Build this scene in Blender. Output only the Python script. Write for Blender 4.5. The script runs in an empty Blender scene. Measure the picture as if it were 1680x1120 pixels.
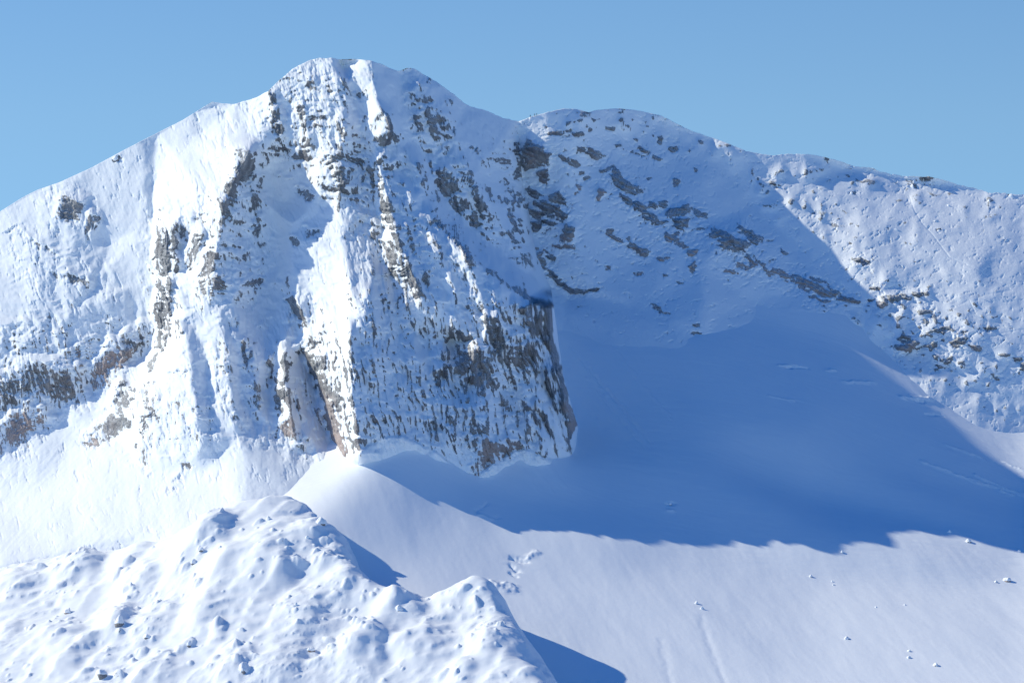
import bpy, bmesh, math, random
import numpy as np
from mathutils import Vector, geometry

# ------------------------------------------------------------------ camera, sky, sun, exposure
F = 6000.0                      # focal length in photo pixels (photo is 1680 wide)
CU, CV = 840.0, 560.0
scene = bpy.context.scene
cam_d = bpy.data.cameras.new("camera")
cam = bpy.data.objects.new("camera", cam_d)
scene.collection.objects.link(cam)
scene.camera = cam
cam.location = (0, 0, 0)
cam.rotation_euler = (math.radians(90), 0, 0)
cam_d.sensor_width = 36.0
cam_d.lens = 36.0 * F / 1680.0
cam_d.clip_start = 5.0
cam_d.clip_end = 20000.0

PHI = math.radians(10)                       # sun stands left and a little behind the summit
ELEV = math.atan(0.68 * math.cos(PHI))
SUN = np.array([-math.cos(ELEV) * math.cos(PHI), math.cos(ELEV) * math.sin(PHI), math.sin(ELEV)])
sd = bpy.data.lights.new("sun", 'SUN')
sd.energy = 3.35
sd.angle = math.radians(0.53)
sd.color = (1.0, 0.955, 0.755)
so = bpy.data.objects.new("sun", sd)
scene.collection.objects.link(so)
so.rotation_euler = Vector(SUN.tolist()).to_track_quat('Z', 'Y').to_euler()

world = bpy.data.worlds.new("World")
scene.world = world
world.use_nodes = True
wn, wl = world.node_tree.nodes, world.node_tree.links
wn.clear()
wo = wn.new('ShaderNodeOutputWorld')
bg = wn.new('ShaderNodeBackground')
sky = wn.new('ShaderNodeTexSky')
sky.sky_type = 'NISHITA'
sky.sun_disc = False
sky.sun_elevation = ELEV
sky.sun_rotation = math.atan2(SUN[0], SUN[1])
sky.altitude = 2600
sky.air_density = 1.0
sky.dust_density = 0.1
sky.ozone_density = 3.0
geo = wn.new('ShaderNodeNewGeometry')
# thin mountain air: the low sky keeps its blue (elevations are lifted a little)
tc = wn.new('ShaderNodeTexCoord')
sep = wn.new('ShaderNodeSeparateXYZ')
mz = wn.new('ShaderNodeMath'); mz.operation = 'MULTIPLY_ADD'
mz.inputs[1].default_value = 0.85; mz.inputs[2].default_value = 0.16
cmb = wn.new('ShaderNodeCombineXYZ')
wl.new(tc.outputs['Generated'], sep.inputs[0])
wl.new(sep.outputs[0], cmb.inputs[0]); wl.new(sep.outputs[1], cmb.inputs[1])
wl.new(sep.outputs[2], mz.inputs[0]); wl.new(mz.outputs[0], cmb.inputs[2])
wl.new(cmb.outputs[0], sky.inputs[0])
tint = wn.new('ShaderNodeMix'); tint.data_type = 'RGBA'; tint.blend_type = 'MULTIPLY'
tint.inputs[0].default_value = 1.0
zr = wn.new('ShaderNodeValToRGB')            # deeper blue overhead than near the horizon
zr.color_ramp.elements[0].position = 0.06; zr.color_ramp.elements[0].color = (1.28, 1.44, 1.31, 1)
zr.color_ramp.elements[1].position = 0.36; zr.color_ramp.elements[1].color = (0.14, 0.76, 1.45, 1)
wl.new(sep.outputs[2], zr.inputs[0])
wl.new(zr.outputs[0], tint.inputs[7])
wl.new(sky.outputs[0], tint.inputs[6])
wl.new(tint.outputs[2], bg.inputs[0])
bg.inputs[1].default_value = 0.10
wl.new(bg.outputs[0], wo.inputs[0])

scene.view_settings.view_transform = 'Standard'
scene.view_settings.look = 'None'
scene.view_settings.exposure = 0.3
scene.view_settings.gamma = 1.0
scene.cycles.max_bounces = 8
scene.cycles.diffuse_bounces = 5

# ------------------------------------------------------------------ numpy tools
def perlin(x, y, seed=0):
    rs = np.random.RandomState(seed)
    ang = rs.rand(4096) * 2 * np.pi
    gx, gy = np.cos(ang).astype(np.float32), np.sin(ang).astype(np.float32)
    xi = np.floor(x).astype(np.int64); yi = np.floor(y).astype(np.int64)
    xf = (x - xi).astype(np.float32); yf = (y - yi).astype(np.float32)
    def g(ix, iy, dx, dy):
        h = ((ix * 73856093) ^ (iy * 19349663) ^ (seed * 83492791)) & 0x7fffffff
        h = (h ^ (h >> 13)) * 1274126177 & 0x7fffffff
        h = (h ^ (h >> 9)) & 4095
        return gx[h] * dx + gy[h] * dy
    u = xf * xf * xf * (xf * (xf * 6 - 15) + 10); v = yf * yf * yf * (yf * (yf * 6 - 15) + 10)
    a = g(xi, yi, xf, yf); b = g(xi + 1, yi, xf - 1, yf)
    c = g(xi, yi + 1, xf, yf - 1); d = g(xi + 1, yi + 1, xf - 1, yf - 1)
    return 1.5 * ((a + (b - a) * u) + ((c + (d - c) * u) - (a + (b - a) * u)) * v)

def fbm(x, y, seed=0, octs=4, gain=0.5, kind='n'):
    s = 0; a = 1.0; f = 1.0; t = 0
    for o in range(octs):
        n = perlin(x * f + 17.3 * o, y * f - 9.1 * o, seed * 31 + o)
        if kind == 'r': n = 1 - 2 * np.abs(n)
        elif kind == 'b': n = 2 * np.abs(n) - 0.5
        s = s + a * n; t += a; a *= gain; f *= 2.03
    return s / t

def ss(a, b, x):
    t = np.clip((x - a) / (b - a), 0, 1)
    return t * t * (3 - 2 * t)

def blur(a, sx, sy=None):
    sy = sx if sy is None else sy
    def k1(a, s, ax):
        if s <= 0: return a
        r = int(3 * s + 1); k = np.exp(-0.5 * (np.arange(-r, r + 1) / s) ** 2); k /= k.sum()
        p = [(0, 0), (0, 0)]; p[ax] = (r, r)
        b = np.pad(a, p, mode='edge'); out = np.zeros_like(a)
        n = a.shape[ax]
        for i, w in enumerate(k):
            out += w * (b[i:i + n, :] if ax == 0 else b[:, i:i + n])
        return out
    return k1(k1(a.astype(np.float32), sy, 0), sx, 1)

class Canvas:
    """values on a regular (a, b) raster, filled from points and break lines, sampled bilinearly"""
    def __init__(s, a0, a1, b0, b1, step=1.0):
        s.a0, s.b0, s.st = a0, b0, step
        s.na = int((a1 - a0) / step) + 1; s.nb = int((b1 - b0) / step) + 1
        s.A, s.B = np.meshgrid(a0 + step * np.arange(s.na), b0 + step * np.arange(s.nb))
        s.Z = np.zeros(s.A.shape, np.float32)
    def tin(s, lines):
        co, val, ed = [], [], []
        for ln in lines:
            for i, p in enumerate(ln):
                co.append(Vector((p[0], p[1]))); val.append(p[2])
                if i: ed.append((len(co) - 2, len(co) - 1))
        vo, eo, fo, ovi, _, _ = geometry.delaunay_2d_cdt(co, ed, [], 0, 0.01)
        P = np.array([[v[0], v[1]] for v in vo]); Q = np.zeros(len(vo))
        known = np.zeros(len(vo), bool)
        for i, src in enumerate(ovi):
            if src: Q[i] = np.mean([val[j] for j in src]); known[i] = True
        C0 = np.array([[c[0], c[1]] for c in co]); V0 = np.array(val)
        for i in np.where(~known)[0]:
            d = np.hypot(C0[:, 0] - P[i, 0], C0[:, 1] - P[i, 1]) + 1e-3
            k = np.argsort(d)[:3]; Q[i] = (V0[k] / d[k]).sum() / (1 / d[k]).sum()
        out = np.full(s.A.shape, np.nan, np.float32)
        for f in fo:
            (x0, y0), (x1, y1), (x2, y2) = P[f[0]], P[f[1]], P[f[2]]
            den = (y1 - y2) * (x0 - x2) + (x2 - x1) * (y0 - y2)
            if abs(den) < 1e-9: continue
            i0 = max(0, int((min(x0, x1, x2) - s.a0) / s.st)); i1 = min(s.na, int((max(x0, x1, x2) - s.a0) / s.st) + 2)
            j0 = max(0, int((min(y0, y1, y2) - s.b0) / s.st)); j1 = min(s.nb, int((max(y0, y1, y2) - s.b0) / s.st) + 2)
            if i1 <= i0 or j1 <= j0: continue
            X = s.A[j0:j1, i0:i1]; Y = s.B[j0:j1, i0:i1]
            w0 = ((y1 - y2) * (X - x2) + (x2 - x1) * (Y - y2)) / den
            w1 = ((y2 - y0) * (X - x2) + (x0 - x2) * (Y - y2)) / den
            w2 = 1 - w0 - w1
            m = (w0 > -1e-4) & (w1 > -1e-4) & (w2 > -1e-4)
            v = w0 * Q[f[0]] + w1 * Q[f[1]] + w2 * Q[f[2]]
            out[j0:j1, i0:i1][m] = v[m]
        for _ in range(2):                                   # outside the hull: nearest in the row, then column
            for ax in (0, 1):
                bad = np.isnan(out)
                if not bad.any(): break
                idx = np.where(~bad, np.arange(out.shape[ax])[None, :] if ax == 1 else np.arange(out.shape[ax])[:, None], -1)
                f1 = np.maximum.accumulate(idx, axis=ax)
                idx2 = np.where(idx < 0, 10 ** 9, idx)
                f2 = np.flip(np.minimum.accumulate(np.flip(idx2, ax), axis=ax), ax)
                use = np.where(f1 >= 0, f1, f2); ok = (use >= 0) & (use < 10 ** 9)
                usec = np.where(ok, use, 0)
                t = np.take_along_axis(out, usec, axis=ax)
                out = np.where(bad & ok, t, out)
        s.Z = np.nan_to_num(out)
        return s
    def at(s, a, b, Z=None):
        Z = s.Z if Z is None else Z
        x = np.clip((np.asarray(a) - s.a0) / s.st, 0, s.na - 1.001); y = np.clip((np.asarray(b) - s.b0) / s.st, 0, s.nb - 1.001)
        i = x.astype(int); j = y.astype(int); fx = x - i; fy = y - j
        return (Z[j, i] * (1 - fx) + Z[j, i + 1] * fx) * (1 - fy) + (Z[j + 1, i] * (1 - fx) + Z[j + 1, i + 1] * fx) * fy

def blobs(A, B, lst, warp=None, rel=False):
    """painted density: list of (cx, cy, rx, ry, angle_deg, strength); soft ellipses, max-combined.
    rel=True also returns, in pixels of height, how far above the foot of its outcrop a point lies"""
    out = np.zeros(A.shape, np.float32); hgt = np.zeros(A.shape, np.float32)
    if warp is not None: A = A + warp[0]; B = B + warp[1]
    for cx, cy, rx, ry, an, st in lst:
        r = max(rx, ry) * 1.9
        m = (np.abs(A - cx) < r) & (np.abs(B - cy) < r)
        if not m.any(): continue
        c, s_ = math.cos(math.radians(an)), math.sin(math.radians(an))
        dx, dy = A[m] - cx, B[m] - cy
        ex, ey = (dx * c + dy * s_) / rx, (-dx * s_ + dy * c) / ry
        q = np.sqrt(ex ** 2 + ey ** 2)
        if not rel:
            out[m] = np.maximum(out[m], st * (1 - ss(0.55, 1.45, q)))
        else:
            p = st * np.clip(1.3 - .8 * q, 0, 1.15)
            up = ss(-1.25, -.8, ey) * np.clip((1.15 - ey) / 2.1, 0, 1) * ss(1.5, .9, np.abs(ex)) * (2 * ry)
            win = p > out[m]
            out[m] = np.where(win, p, out[m])
            hgt[m] = np.maximum(hgt[m], up * min(st, 1))
    return (out, hgt) if rel else out

def stroke(A, B, pts, w):
    """distance falloff to a polyline (gaussian of width w)"""
    out = np.full(A.shape, 1e9, np.float32)
    for (x0, y0), (x1, y1) in zip(pts[:-1], pts[1:]):
        m = (A > min(x0, x1) - 4 * w) & (A < max(x0, x1) + 4 * w) & (B > min(y0, y1) - 4 * w) & (B < max(y0, y1) + 4 * w)
        if not m.any(): continue
        L = (x1 - x0) ** 2 + (y1 - y0) ** 2 + 1e-9
        t = np.clip(((A[m] - x0) * (x1 - x0) + (B[m] - y0) * (y1 - y0)) / L, 0, 1)
        d = (A[m] - x0 - t * (x1 - x0)) ** 2 + (B[m] - y0 - t * (y1 - y0)) ** 2
        out[m] = np.minimum(out[m], d)
    return np.exp(-0.5 * out / (w * w))

def asym_ridge(U, V, pts, wl, wr):
    """rib along a line (u, v, height): gentle on its left flank, sharp on its right"""
    vs = [p[1] for p in pts]
    u0 = np.interp(V, vs, [p[0] for p in pts]); hh = np.interp(V, vs, [p[2] for p in pts])
    d = U - u0
    return (hh * np.where(d < 0, np.exp(-np.abs(d / wl) ** 1.3), np.exp(-np.abs(d / wr) ** 1.6))).astype(np.float32)

def height_lookup(xs, ys, Z):
    def f(x, y):
        i = int(np.clip(np.searchsorted(xs, x) - 1, 0, len(xs) - 2)); j = int(np.clip(np.searchsorted(ys, y) - 1, 0, len(ys) - 2))
        a = (x - xs[i]) / (xs[i + 1] - xs[i]); b = (y - ys[j]) / (ys[j + 1] - ys[j])
        return float((Z[j, i] * (1 - a) + Z[j, i + 1] * a) * (1 - b) + (Z[j + 1, i] * (1 - a) + Z[j + 1, i + 1] * a) * b)
    return f

def grid_mesh(name, X, Y, Z, attrs, mat, flip=False):
    nr, nc = X.shape
    co = np.stack([X, Y, Z], -1).reshape(-1, 3).astype(np.float32)
    i = np.arange((nr - 1) * (nc - 1)); r = i // (nc - 1); c = i % (nc - 1)
    a = r * nc + c
    q = np.stack([a, a + nc, a + nc + 1, a + 1], -1)
    if flip: q = q[:, ::-1]
    me = bpy.data.meshes.new(name)
    me.vertices.add(len(co)); me.vertices.foreach_set('co', co.ravel())
    me.loops.add(q.size); me.loops.foreach_set('vertex_index', q.ravel().astype(np.int32))
    me.polygons.add(len(q)); me.polygons.foreach_set('loop_start', (np.arange(len(q)) * 4).astype(np.int32))
    me.polygons.foreach_set('use_smooth', np.ones(len(q), bool))
    me.update(calc_edges=True)
    for k, v in attrs.items():
        at = me.attributes.new(k, 'FLOAT', 'POINT')
        at.data.foreach_set('value', v.ravel().astype(np.float32))
    me.materials.append(mat)
    o = bpy.data.objects.new(name, me)
    scene.collection.objects.link(o)
    return o

# ------------------------------------------------------------------ materials
def N(nt, t, **kw):
    n = nt.nodes.new(t)
    for k, v in kw.items():
        setattr(n, k, v)
    return n

def terrain_material(name, fine=1.0, streak=True):
    m = bpy.data.materials.new(name); m.use_nodes = True
    nt = m.node_tree; L = nt.links.new; nt.nodes.clear()
    out = N(nt, 'ShaderNodeOutputMaterial'); bs = N(nt, 'ShaderNodeBsdfPrincipled'); L(bs.outputs[0], out.inputs[0])
    tcn = N(nt, 'ShaderNodeTexCoord')
    mp = N(nt, 'ShaderNodeMapping'); mp.inputs['Scale'].default_value = (1, 0.6, 0.2) if streak else (1, 1, 1)
    L(tcn.outputs['Object'], mp.inputs[0])
    n1 = N(nt, 'ShaderNodeTexNoise'); n1.inputs['Scale'].default_value = 1.15 * fine; n1.inputs['Detail'].default_value = 6; n1.inputs['Roughness'].default_value = 0.65
    L(mp.outputs[0], n1.inputs['Vector'])
    ar = N(nt, 'ShaderNodeAttribute', attribute_name='rock'); aw = N(nt, 'ShaderNodeAttribute', attribute_name='red')
    # rock where the attribute, roughened by noise, passes a threshold
    ma = N(nt, 'ShaderNodeMath', operation='MULTIPLY_ADD'); ma.inputs[1].default_value = 1.9; ma.inputs[2].default_value = -0.97
    L(n1.outputs[0], ma.inputs[0])
    ad = N(nt, 'ShaderNodeMath', operation='ADD'); L(ma.outputs[0], ad.inputs[0]); L(ar.outputs['Fac'], ad.inputs[1])
    # snow lies on whatever faces up
    mr = N(nt, 'ShaderNodeMapRange'); mr.inputs[1].default_value = 0.42; mr.inputs[2].default_value = 0.62
    L(ad.outputs[0], mr.inputs[0])
    # rock colour
    n2 = N(nt, 'ShaderNodeTexNoise'); n2.inputs['Scale'].default_value = 0.22; n2.inputs['Detail'].default_value = 5
    L(mp.outputs[0], n2.inputs['Vector'])
    cr = N(nt, 'ShaderNodeValToRGB')
    cr.color_ramp.elements[0].position = 0.3; cr.color_ramp.elements[0].color = (0.125, 0.13, 0.145, 1)
    cr.color_ramp.elements[1].position = 0.7; cr.color_ramp.elements[1].color = (0.33, 0.33, 0.335, 1)
    L(n2.outputs[0], cr.inputs[0])
    n3 = N(nt, 'ShaderNodeTexNoise'); n3.inputs['Scale'].default_value = 0.07; n3.inputs['Detail'].default_value = 4
    L(mp.outputs[0], n3.inputs['Vector'])
    rr = N(nt, 'ShaderNodeMapRange'); rr.inputs[1].default_value = 0.45; rr.inputs[2].default_value = 0.62; rr.inputs[4].default_value = 0.2
    L(n3.outputs[0], rr.inputs[0])
    rm = N(nt, 'ShaderNodeMath', operation='MAXIMUM'); L(rr.outputs[0], rm.inputs[0]); L(aw.outputs['Fac'], rm.inputs[1])
    mx = N(nt, 'ShaderNodeMix', data_type='RGBA'); mx.inputs[7].default_value = (0.43, 0.335, 0.305, 1)
    L(rm.outputs[0], mx.inputs[0]); L(cr.outputs[0], mx.inputs[6])
    nd = N(nt, 'ShaderNodeTexNoise'); nd.inputs['Scale'].default_value = 0.5 * fine; nd.inputs['Detail'].default_value = 6; nd.inputs['Roughness'].default_value = .68
    L(mp.outputs[0], nd.inputs['Vector'])
    nb = N(nt, 'ShaderNodeBump'); nb.inputs['Strength'].default_value = 1.0; nb.inputs['Distance'].default_value = 4.0
    L(nd.outputs[0], nb.inputs['Height'])
    sx = N(nt, 'ShaderNodeSeparateXYZ'); L(nb.outputs[0], sx.inputs[0])
    dr = N(nt, 'ShaderNodeMapRange'); dr.inputs[1].default_value = 0.50; dr.inputs[2].default_value = 0.68; dr.inputs[4].default_value = 0.8
    L(sx.outputs[2], dr.inputs[0])
    du = N(nt, 'ShaderNodeMix', data_type='RGBA'); du.inputs[7].default_value = (0.84, 0.87, 0.90, 1)
    L(dr.outputs[0], du.inputs[0]); L(mx.outputs[2], du.inputs[6]); mx = du
    # snow colour: clean wind-packed snow with faint crust variation
    n4 = N(nt, 'ShaderNodeTexNoise'); n4.inputs['Scale'].default_value = 0.05; n4.inputs['Detail'].default_value = 3
    L(tcn.outputs['Object'], n4.inputs['Vector'])
    sc = N(nt, 'ShaderNodeMix', data_type='RGBA'); sc.inputs[6].default_value = (0.86, 0.89, 0.925, 1); sc.inputs[7].default_value = (0.91, 0.925, 0.94, 1)
    L(n4.outputs[0], sc.inputs[0])
    fm = N(nt, 'ShaderNodeMix', data_type='RGBA'); L(mr.outputs[0], fm.inputs[0]); L(sc.outputs[2], fm.inputs[6]); L(mx.outputs[2], fm.inputs[7])
    L(fm.outputs[2], bs.inputs['Base Color'])
    bs.inputs['Roughness'].default_value = 0.75
    bs.inputs['Specular IOR Level'].default_value = 0.25
    # bump
    n5 = N(nt, 'ShaderNodeTexNoise'); n5.inputs['Scale'].default_value = 0.55 * fine; n5.inputs['Detail'].default_value = 7; n5.inputs['Roughness'].default_value = 0.6
    L(mp.outputs[0], n5.inputs['Vector'])
    bd = N(nt, 'ShaderNodeMix', data_type='FLOAT'); bd.inputs[2].default_value = 0.16; bd.inputs[3].default_value = 2.2
    L(mr.outputs[0], bd.inputs[0])
    hm = N(nt, 'ShaderNodeMath', operation='MULTIPLY'); L(n5.outputs[0], hm.inputs[0]); L(bd.outputs[0], hm.inputs[1])
    hs = N(nt, 'ShaderNodeMath', operation='MULTIPLY_ADD'); hs.inputs[1].default_value = -0.35; L(mr.outputs[0], hs.inputs[0]); L(hm.outputs[0], hs.inputs[2])
    bp = N(nt, 'ShaderNodeBump'); bp.inputs['Strength'].default_value = (0.9 if streak else 0.45); bp.inputs['Distance'].default_value = 1.0
    L(hs.outputs[0], bp.inputs['Height']); L(bp.outputs[0], bs.inputs['Normal'])
    return m

M_MOUNT = terrain_material('snowy_cliff')
M_SNOW = terrain_material('wind_packed_snow', fine=0.6, streak=False)

# ------------------------------------------------------------------ shared: turn rock relief into snow-covered relief
def snow_cover(R, fz, depth, sig, k=6.0, bias=0.0):
    """R rock protrusion, fz horizontal run per rise of the blurred slope (small = steep),
    depth = snow depth map (metres, negative where snow does not hold). Returns protrusion, rock mask."""
    S = blur(R, sig, sig * 1.2) + depth
    d = R - S
    w = ss(-0.5, 0.5, d / 0.8)
    P = S + .5 * (d + np.sqrt(d * d + .16)) - .1
    return P, np.clip(0.5 + d / 2.1, 0, 1)

def relief(name, us, crest, bottom, nrows, base, P_of, mat, back_rows=34, back_len=220.0, zcap=-260):
    """surface facing the camera: rows from the crest down to bottom(u), then the far slope behind the crest"""
    us = np.asarray(us, float)
    cr = crest(us); bo = bottom(us)
    t = np.linspace(0, 1, nrows)[:, None]
    V = cr[None, :] + t * (bo - cr)[None, :]
    U = np.broadcast_to(us[None, :], V.shape)
    P, rock, red = P_of(U, V)
    Yd = base(V) - P
    X = (U - CU) / F * Yd; Z = (CV - V) / F * Yd
    s = np.linspace(0, 1, back_rows + 1)[1:][::-1][:, None] ** 2.2 * back_len
    Yb = Yd[0][None, :] + s
    Zb = Z[0][None, :] - (s * 1.0 - 4 * (1 - np.exp(-s / 4)))
    nb_ = fbm(X[0][None, :] / 30 + 0 * s, s / 30 + 7, 91, 4, kind='n') * np.clip(s * .12 - 2, 0, 6)
    Xb = X[0][None, :] * np.ones_like(s)
    Zb = Zb + nb_
    X = np.concatenate([Xb, X]); Y = np.concatenate([Yb, Yd]); Z = np.concatenate([Zb, Z])
    rk = np.concatenate([np.broadcast_to(rock[0], Zb.shape) * 0, rock]); rd = np.concatenate([np.zeros(Zb.shape), red])
    o = grid_mesh(name, X, Y, Z, {'rock': rk, 'red': rd}, mat)
    o['kind'] = 'structure'
    return o

# ------------------------------------------------------------------ the main mountain
SKY_A = [(-900,640),(-300,470),(-60,372),(0,347),(35,325),(60,312),(100,298),(150,275),(200,248),(250,222),(300,197),(340,172),(348,167),(365,170),(385,171),(420,160),(440,150),
         (455,135),(480,113),(505,100),(520,96),(545,95),(555,98),(580,97),(605,99),(625,105),(640,112),(655,117),(670,111),(680,113),(700,125),(720,137),(745,155),
         (765,172),(780,177),(800,182),(820,192),(840,197),(852,200),(870,225),(880,300),(895,400),(905,478),(908,500),(925,620),(945,690),(955,720),(980,760)]
A_LINES = [
 [(-900,640,-330),(-300,470,-230),(-60,385,-165),(0,347,-140),(60,312,-118),(150,275,-85),(250,222,-50),(300,197,-22),(348,167,-12),(385,171,-5),(440,150,5),(480,113,1),(520,96,5),(548,97,11),
  (558,99,1),(605,99,8),(616,102,2),(640,112,-12),(680,113,-25),(720,137,-50),(765,172,-90),(800,182,-115),(852,200,-156),(900,215,-200)],
 [(852,200,-162),(864,300,-176),(885,400,-182),(905,470,-165),(930,500,-160),(945,600,-150),(970,700,-130),(985,780,-60)],
 # smooth left slopes
 [(0,420,-128),(0,500,-100),(0,640,-118),(0,755,-120)],
 [(-300,620,-160),(-300,740,-170)],[(-900,760,-320),(-900,900,-330)],
 [(60,330,-112),(90,345,-92),(120,360,-80),(160,372,-74),(180,400,-74)],
 [(0,430,-128),(60,410,-92),(110,440,-72),(145,465,-60),(155,472,-70)],
 [(0,500,-96),(60,500,-74),(110,520,-60),(170,500,-52),(225,470,-50)],
 [(0,560,-102),(50,585,-90),(100,570,-76),(160,540,-66),(215,540,-62)],
 [(0,755,-120),(60,708,-110),(110,662,-104),(150,628,-96),(190,598,-84),(240,585,-72)],
 [(110,740,-78),(160,700,-50),(230,612,-30),(262,572,-24)],
 # gully beside the long grey slab
 [(228,232,-52),(238,290,-46),(238,330,-42),(228,375,-44),(215,410,-46)],
 [(257,236,-50),(253,300,-42),(253,370,-36),(255,450,-36),(258,520,-42),(258,560,-50),(240,590,-76)],
 [(280,245,-24),(266,300,-24),(266,360,-6),(270,450,-4),(272,520,-6),(266,560,-18)],
 [(310,240,-10),(316,300,6),(320,380,12),(316,450,16),(296,520,24)],
 # pinnacle rib
 [(348,167,-12),(360,200,-6),(385,225,2),(410,235,11),(400,262,22),(380,300,26),(364,340,32),(360,400,36),(354,450,40),(340,500,42),(296,526,34)],
 [(430,243,12),(446,290,6),(450,350,6),(440,420,12),(428,480,18),(440,540,24),(446,600,30),(444,660,34)],
 [(470,262,12),(500,300,18),(520,330,16)],
 [(395,350,38),(405,420,36),(410,470,40),(410,500,32)],
 [(410,540,44),(408,580,52),(415,620,58),(424,660,60),(432,690,60)],
 [(378,560,50),(392,600,50),(398,660,52),(420,700,62)],
 # cone left below
 [(294,526,44),(304,560,60),(314,610,72),(322,660,80),(330,720,84)],
 [(318,540,42),(332,590,50),(340,640,60),(346,690,72)],
 [(362,510,54),(370,560,66),(378,620,76),(385,680,82),(390,720,82)],
 [(280,590,40),(262,640,42),(232,680,30),(190,722,-6),(150,735,-40)],
 [(240,640,8),(215,655,0),(185,690,-22)],
 # central rib: left cleft and crest
 [(545,330,22),(505,368,14),(472,400,8),(466,450,6),(466,490,8),(484,530,14),(498,590,16),(520,650,22),(542,730,40)],
 [(500,400,26),(494,450,28),(500,520,34),(520,580,44),(540,640,54),(556,700,60),(566,742,64)],
 [(552,330,34),(562,380,44),(572,440,54),(578,500,60),(574,560,66),(578,620,70),(584,680,74),(592,745,74)],
 [(464,578,44),(470,620,52),(476,670,58),(488,720,64),(500,755,68)],
 [(448,590,26),(448,650,34),(450,700,56)],
 [(490,600,22),(505,660,30),(525,730,50)],
 # summit block
 [(520,98,5),(515,150,13),(520,190,20),(528,235,28),(552,262,36),(562,300,38),(550,322,30)],
 [(450,150,5),(452,200,8),(462,240,10)],[(492,160,8),(490,200,12),(500,250,16),(508,300,22)],
 [(470,170,2),(474,220,4),(480,250,8)],[(549,98,10),(560,130,24),(566,160,30),(570,200,32),(568,240,35)],
 [(559,102,0),(572,130,8),(584,165,10),(592,205,10),(600,262,10),(612,320,12),(620,380,20),(636,450,28),(650,520,34),(658,600,42)],
 [(606,100,8),(612,130,20),(620,160,26),(625,178,30),(640,200,22),(622,240,20),(622,280,28),(636,340,36),(656,420,42),(688,478,46),(716,498,46),(744,536,40)],
 [(655,120,-20),(664,180,-12),(672,230,-8)],
 [(648,200,4),(656,240,2),(664,290,8)],
 [(744,548,34),(730,566,32)],
 [(590,440,50),(600,520,58),(612,600,62),(620,680,64),(630,720,62)],
 [(660,300,26),(690,350,26),(715,400,33),(735,470,37)],
 # dark wall above the trough
 [(680,116,-25),(696,160,-22),(706,220,-24),(700,262,-26)],
 [(686,274,8),(698,326,12),(732,380,26),(772,420,32),(816,456,28),(862,486,12),(900,502,-8)],
 [(700,258,-22),(716,310,-28),(752,356,-36),(798,398,-52),(850,440,-78),(902,484,-130)],
 [(722,138,-50),(745,220,-40),(770,290,-36),(800,340,-50),(840,390,-84),(885,450,-132)],
 # lower wall, flutes
 [(760,430,35),(772,500,39),(782,560,38),(792,640,30),(800,710,34),(790,778,34)],
 [(700,560,30),(712,620,32),(715,660,38),(700,700,44)],
 [(738,560,14),(748,620,22),(752,700,36)],
 [(830,500,30),(826,560,25),(836,640,10),(846,700,18)],
 [(862,500,18),(868,560,19),(880,620,10),(886,690,14),(890,745,18)],
 [(900,500,-8),(905,560,-4),(920,620,-2),(938,690,4),(934,730,6),(922,752,6)],
 [(912,500,-90),(918,560,-90),(934,620,-80),(952,690,-60),(955,735,-40),(940,765,-10)],
 # toe
 [(560,760,66),(600,735,62),(660,715,54),(720,740,46),(780,785,34),(800,765,30),(850,738,18),(890,750,16),(922,752,6)],
]
A_RAW = [
 [(-900,1000,-170),(-300,940,-70),(0,930,22),(80,915,28),(150,900,38),(250,880,54),(330,862,70),(400,838,80),(480,815,76),(560,802,58),(600,806,54),(700,818,40),(780,818,30),(850,806,20),(930,792,4),(985,800,-20)],
 [(0,985,8),(150,965,20),(330,940,80),(560,900,70),(780,900,40),(985,900,0)],
 [(-300,830,-110),(0,820,-30),(90,790,-16),(160,770,0),(240,775,22),(330,785,46)],
]
for ln in A_LINES:
    for i, (u_, v_, p_) in enumerate(ln):
        p_ = p_ * (.62 if u_ < 230 else .62 + .38 * (u_ - 230) / 70) if (u_ < 300 and p_ < 0) else p_
        k_ = float(np.interp(u_, [420, 560, 760], [.48, .58, 1])); o_ = float(np.interp(u_, [200, 330, 500, 600, 700, 800, 900, 908], [4, 12, 16, 15, 14, 14, 10, 0]))
        ln[i] = (u_, v_, p_ * k_ + (o_ if (p_ > 0 or (u_ > 600 and v_ > 380 and p_ > -30)) else 0))
cA = Canvas(-900, 990, 60, 1000, 1.0).tin(A_LINES + A_RAW)
U, V = cA.A, cA.B
XW, ZW = U * 0.392, -V * 0.392
wx = 11 * fbm(XW / 10, ZW / 12, 3, 4, .6); wy = 13 * fbm(XW / 10, ZW / 12, 4, 4, .6)
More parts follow.
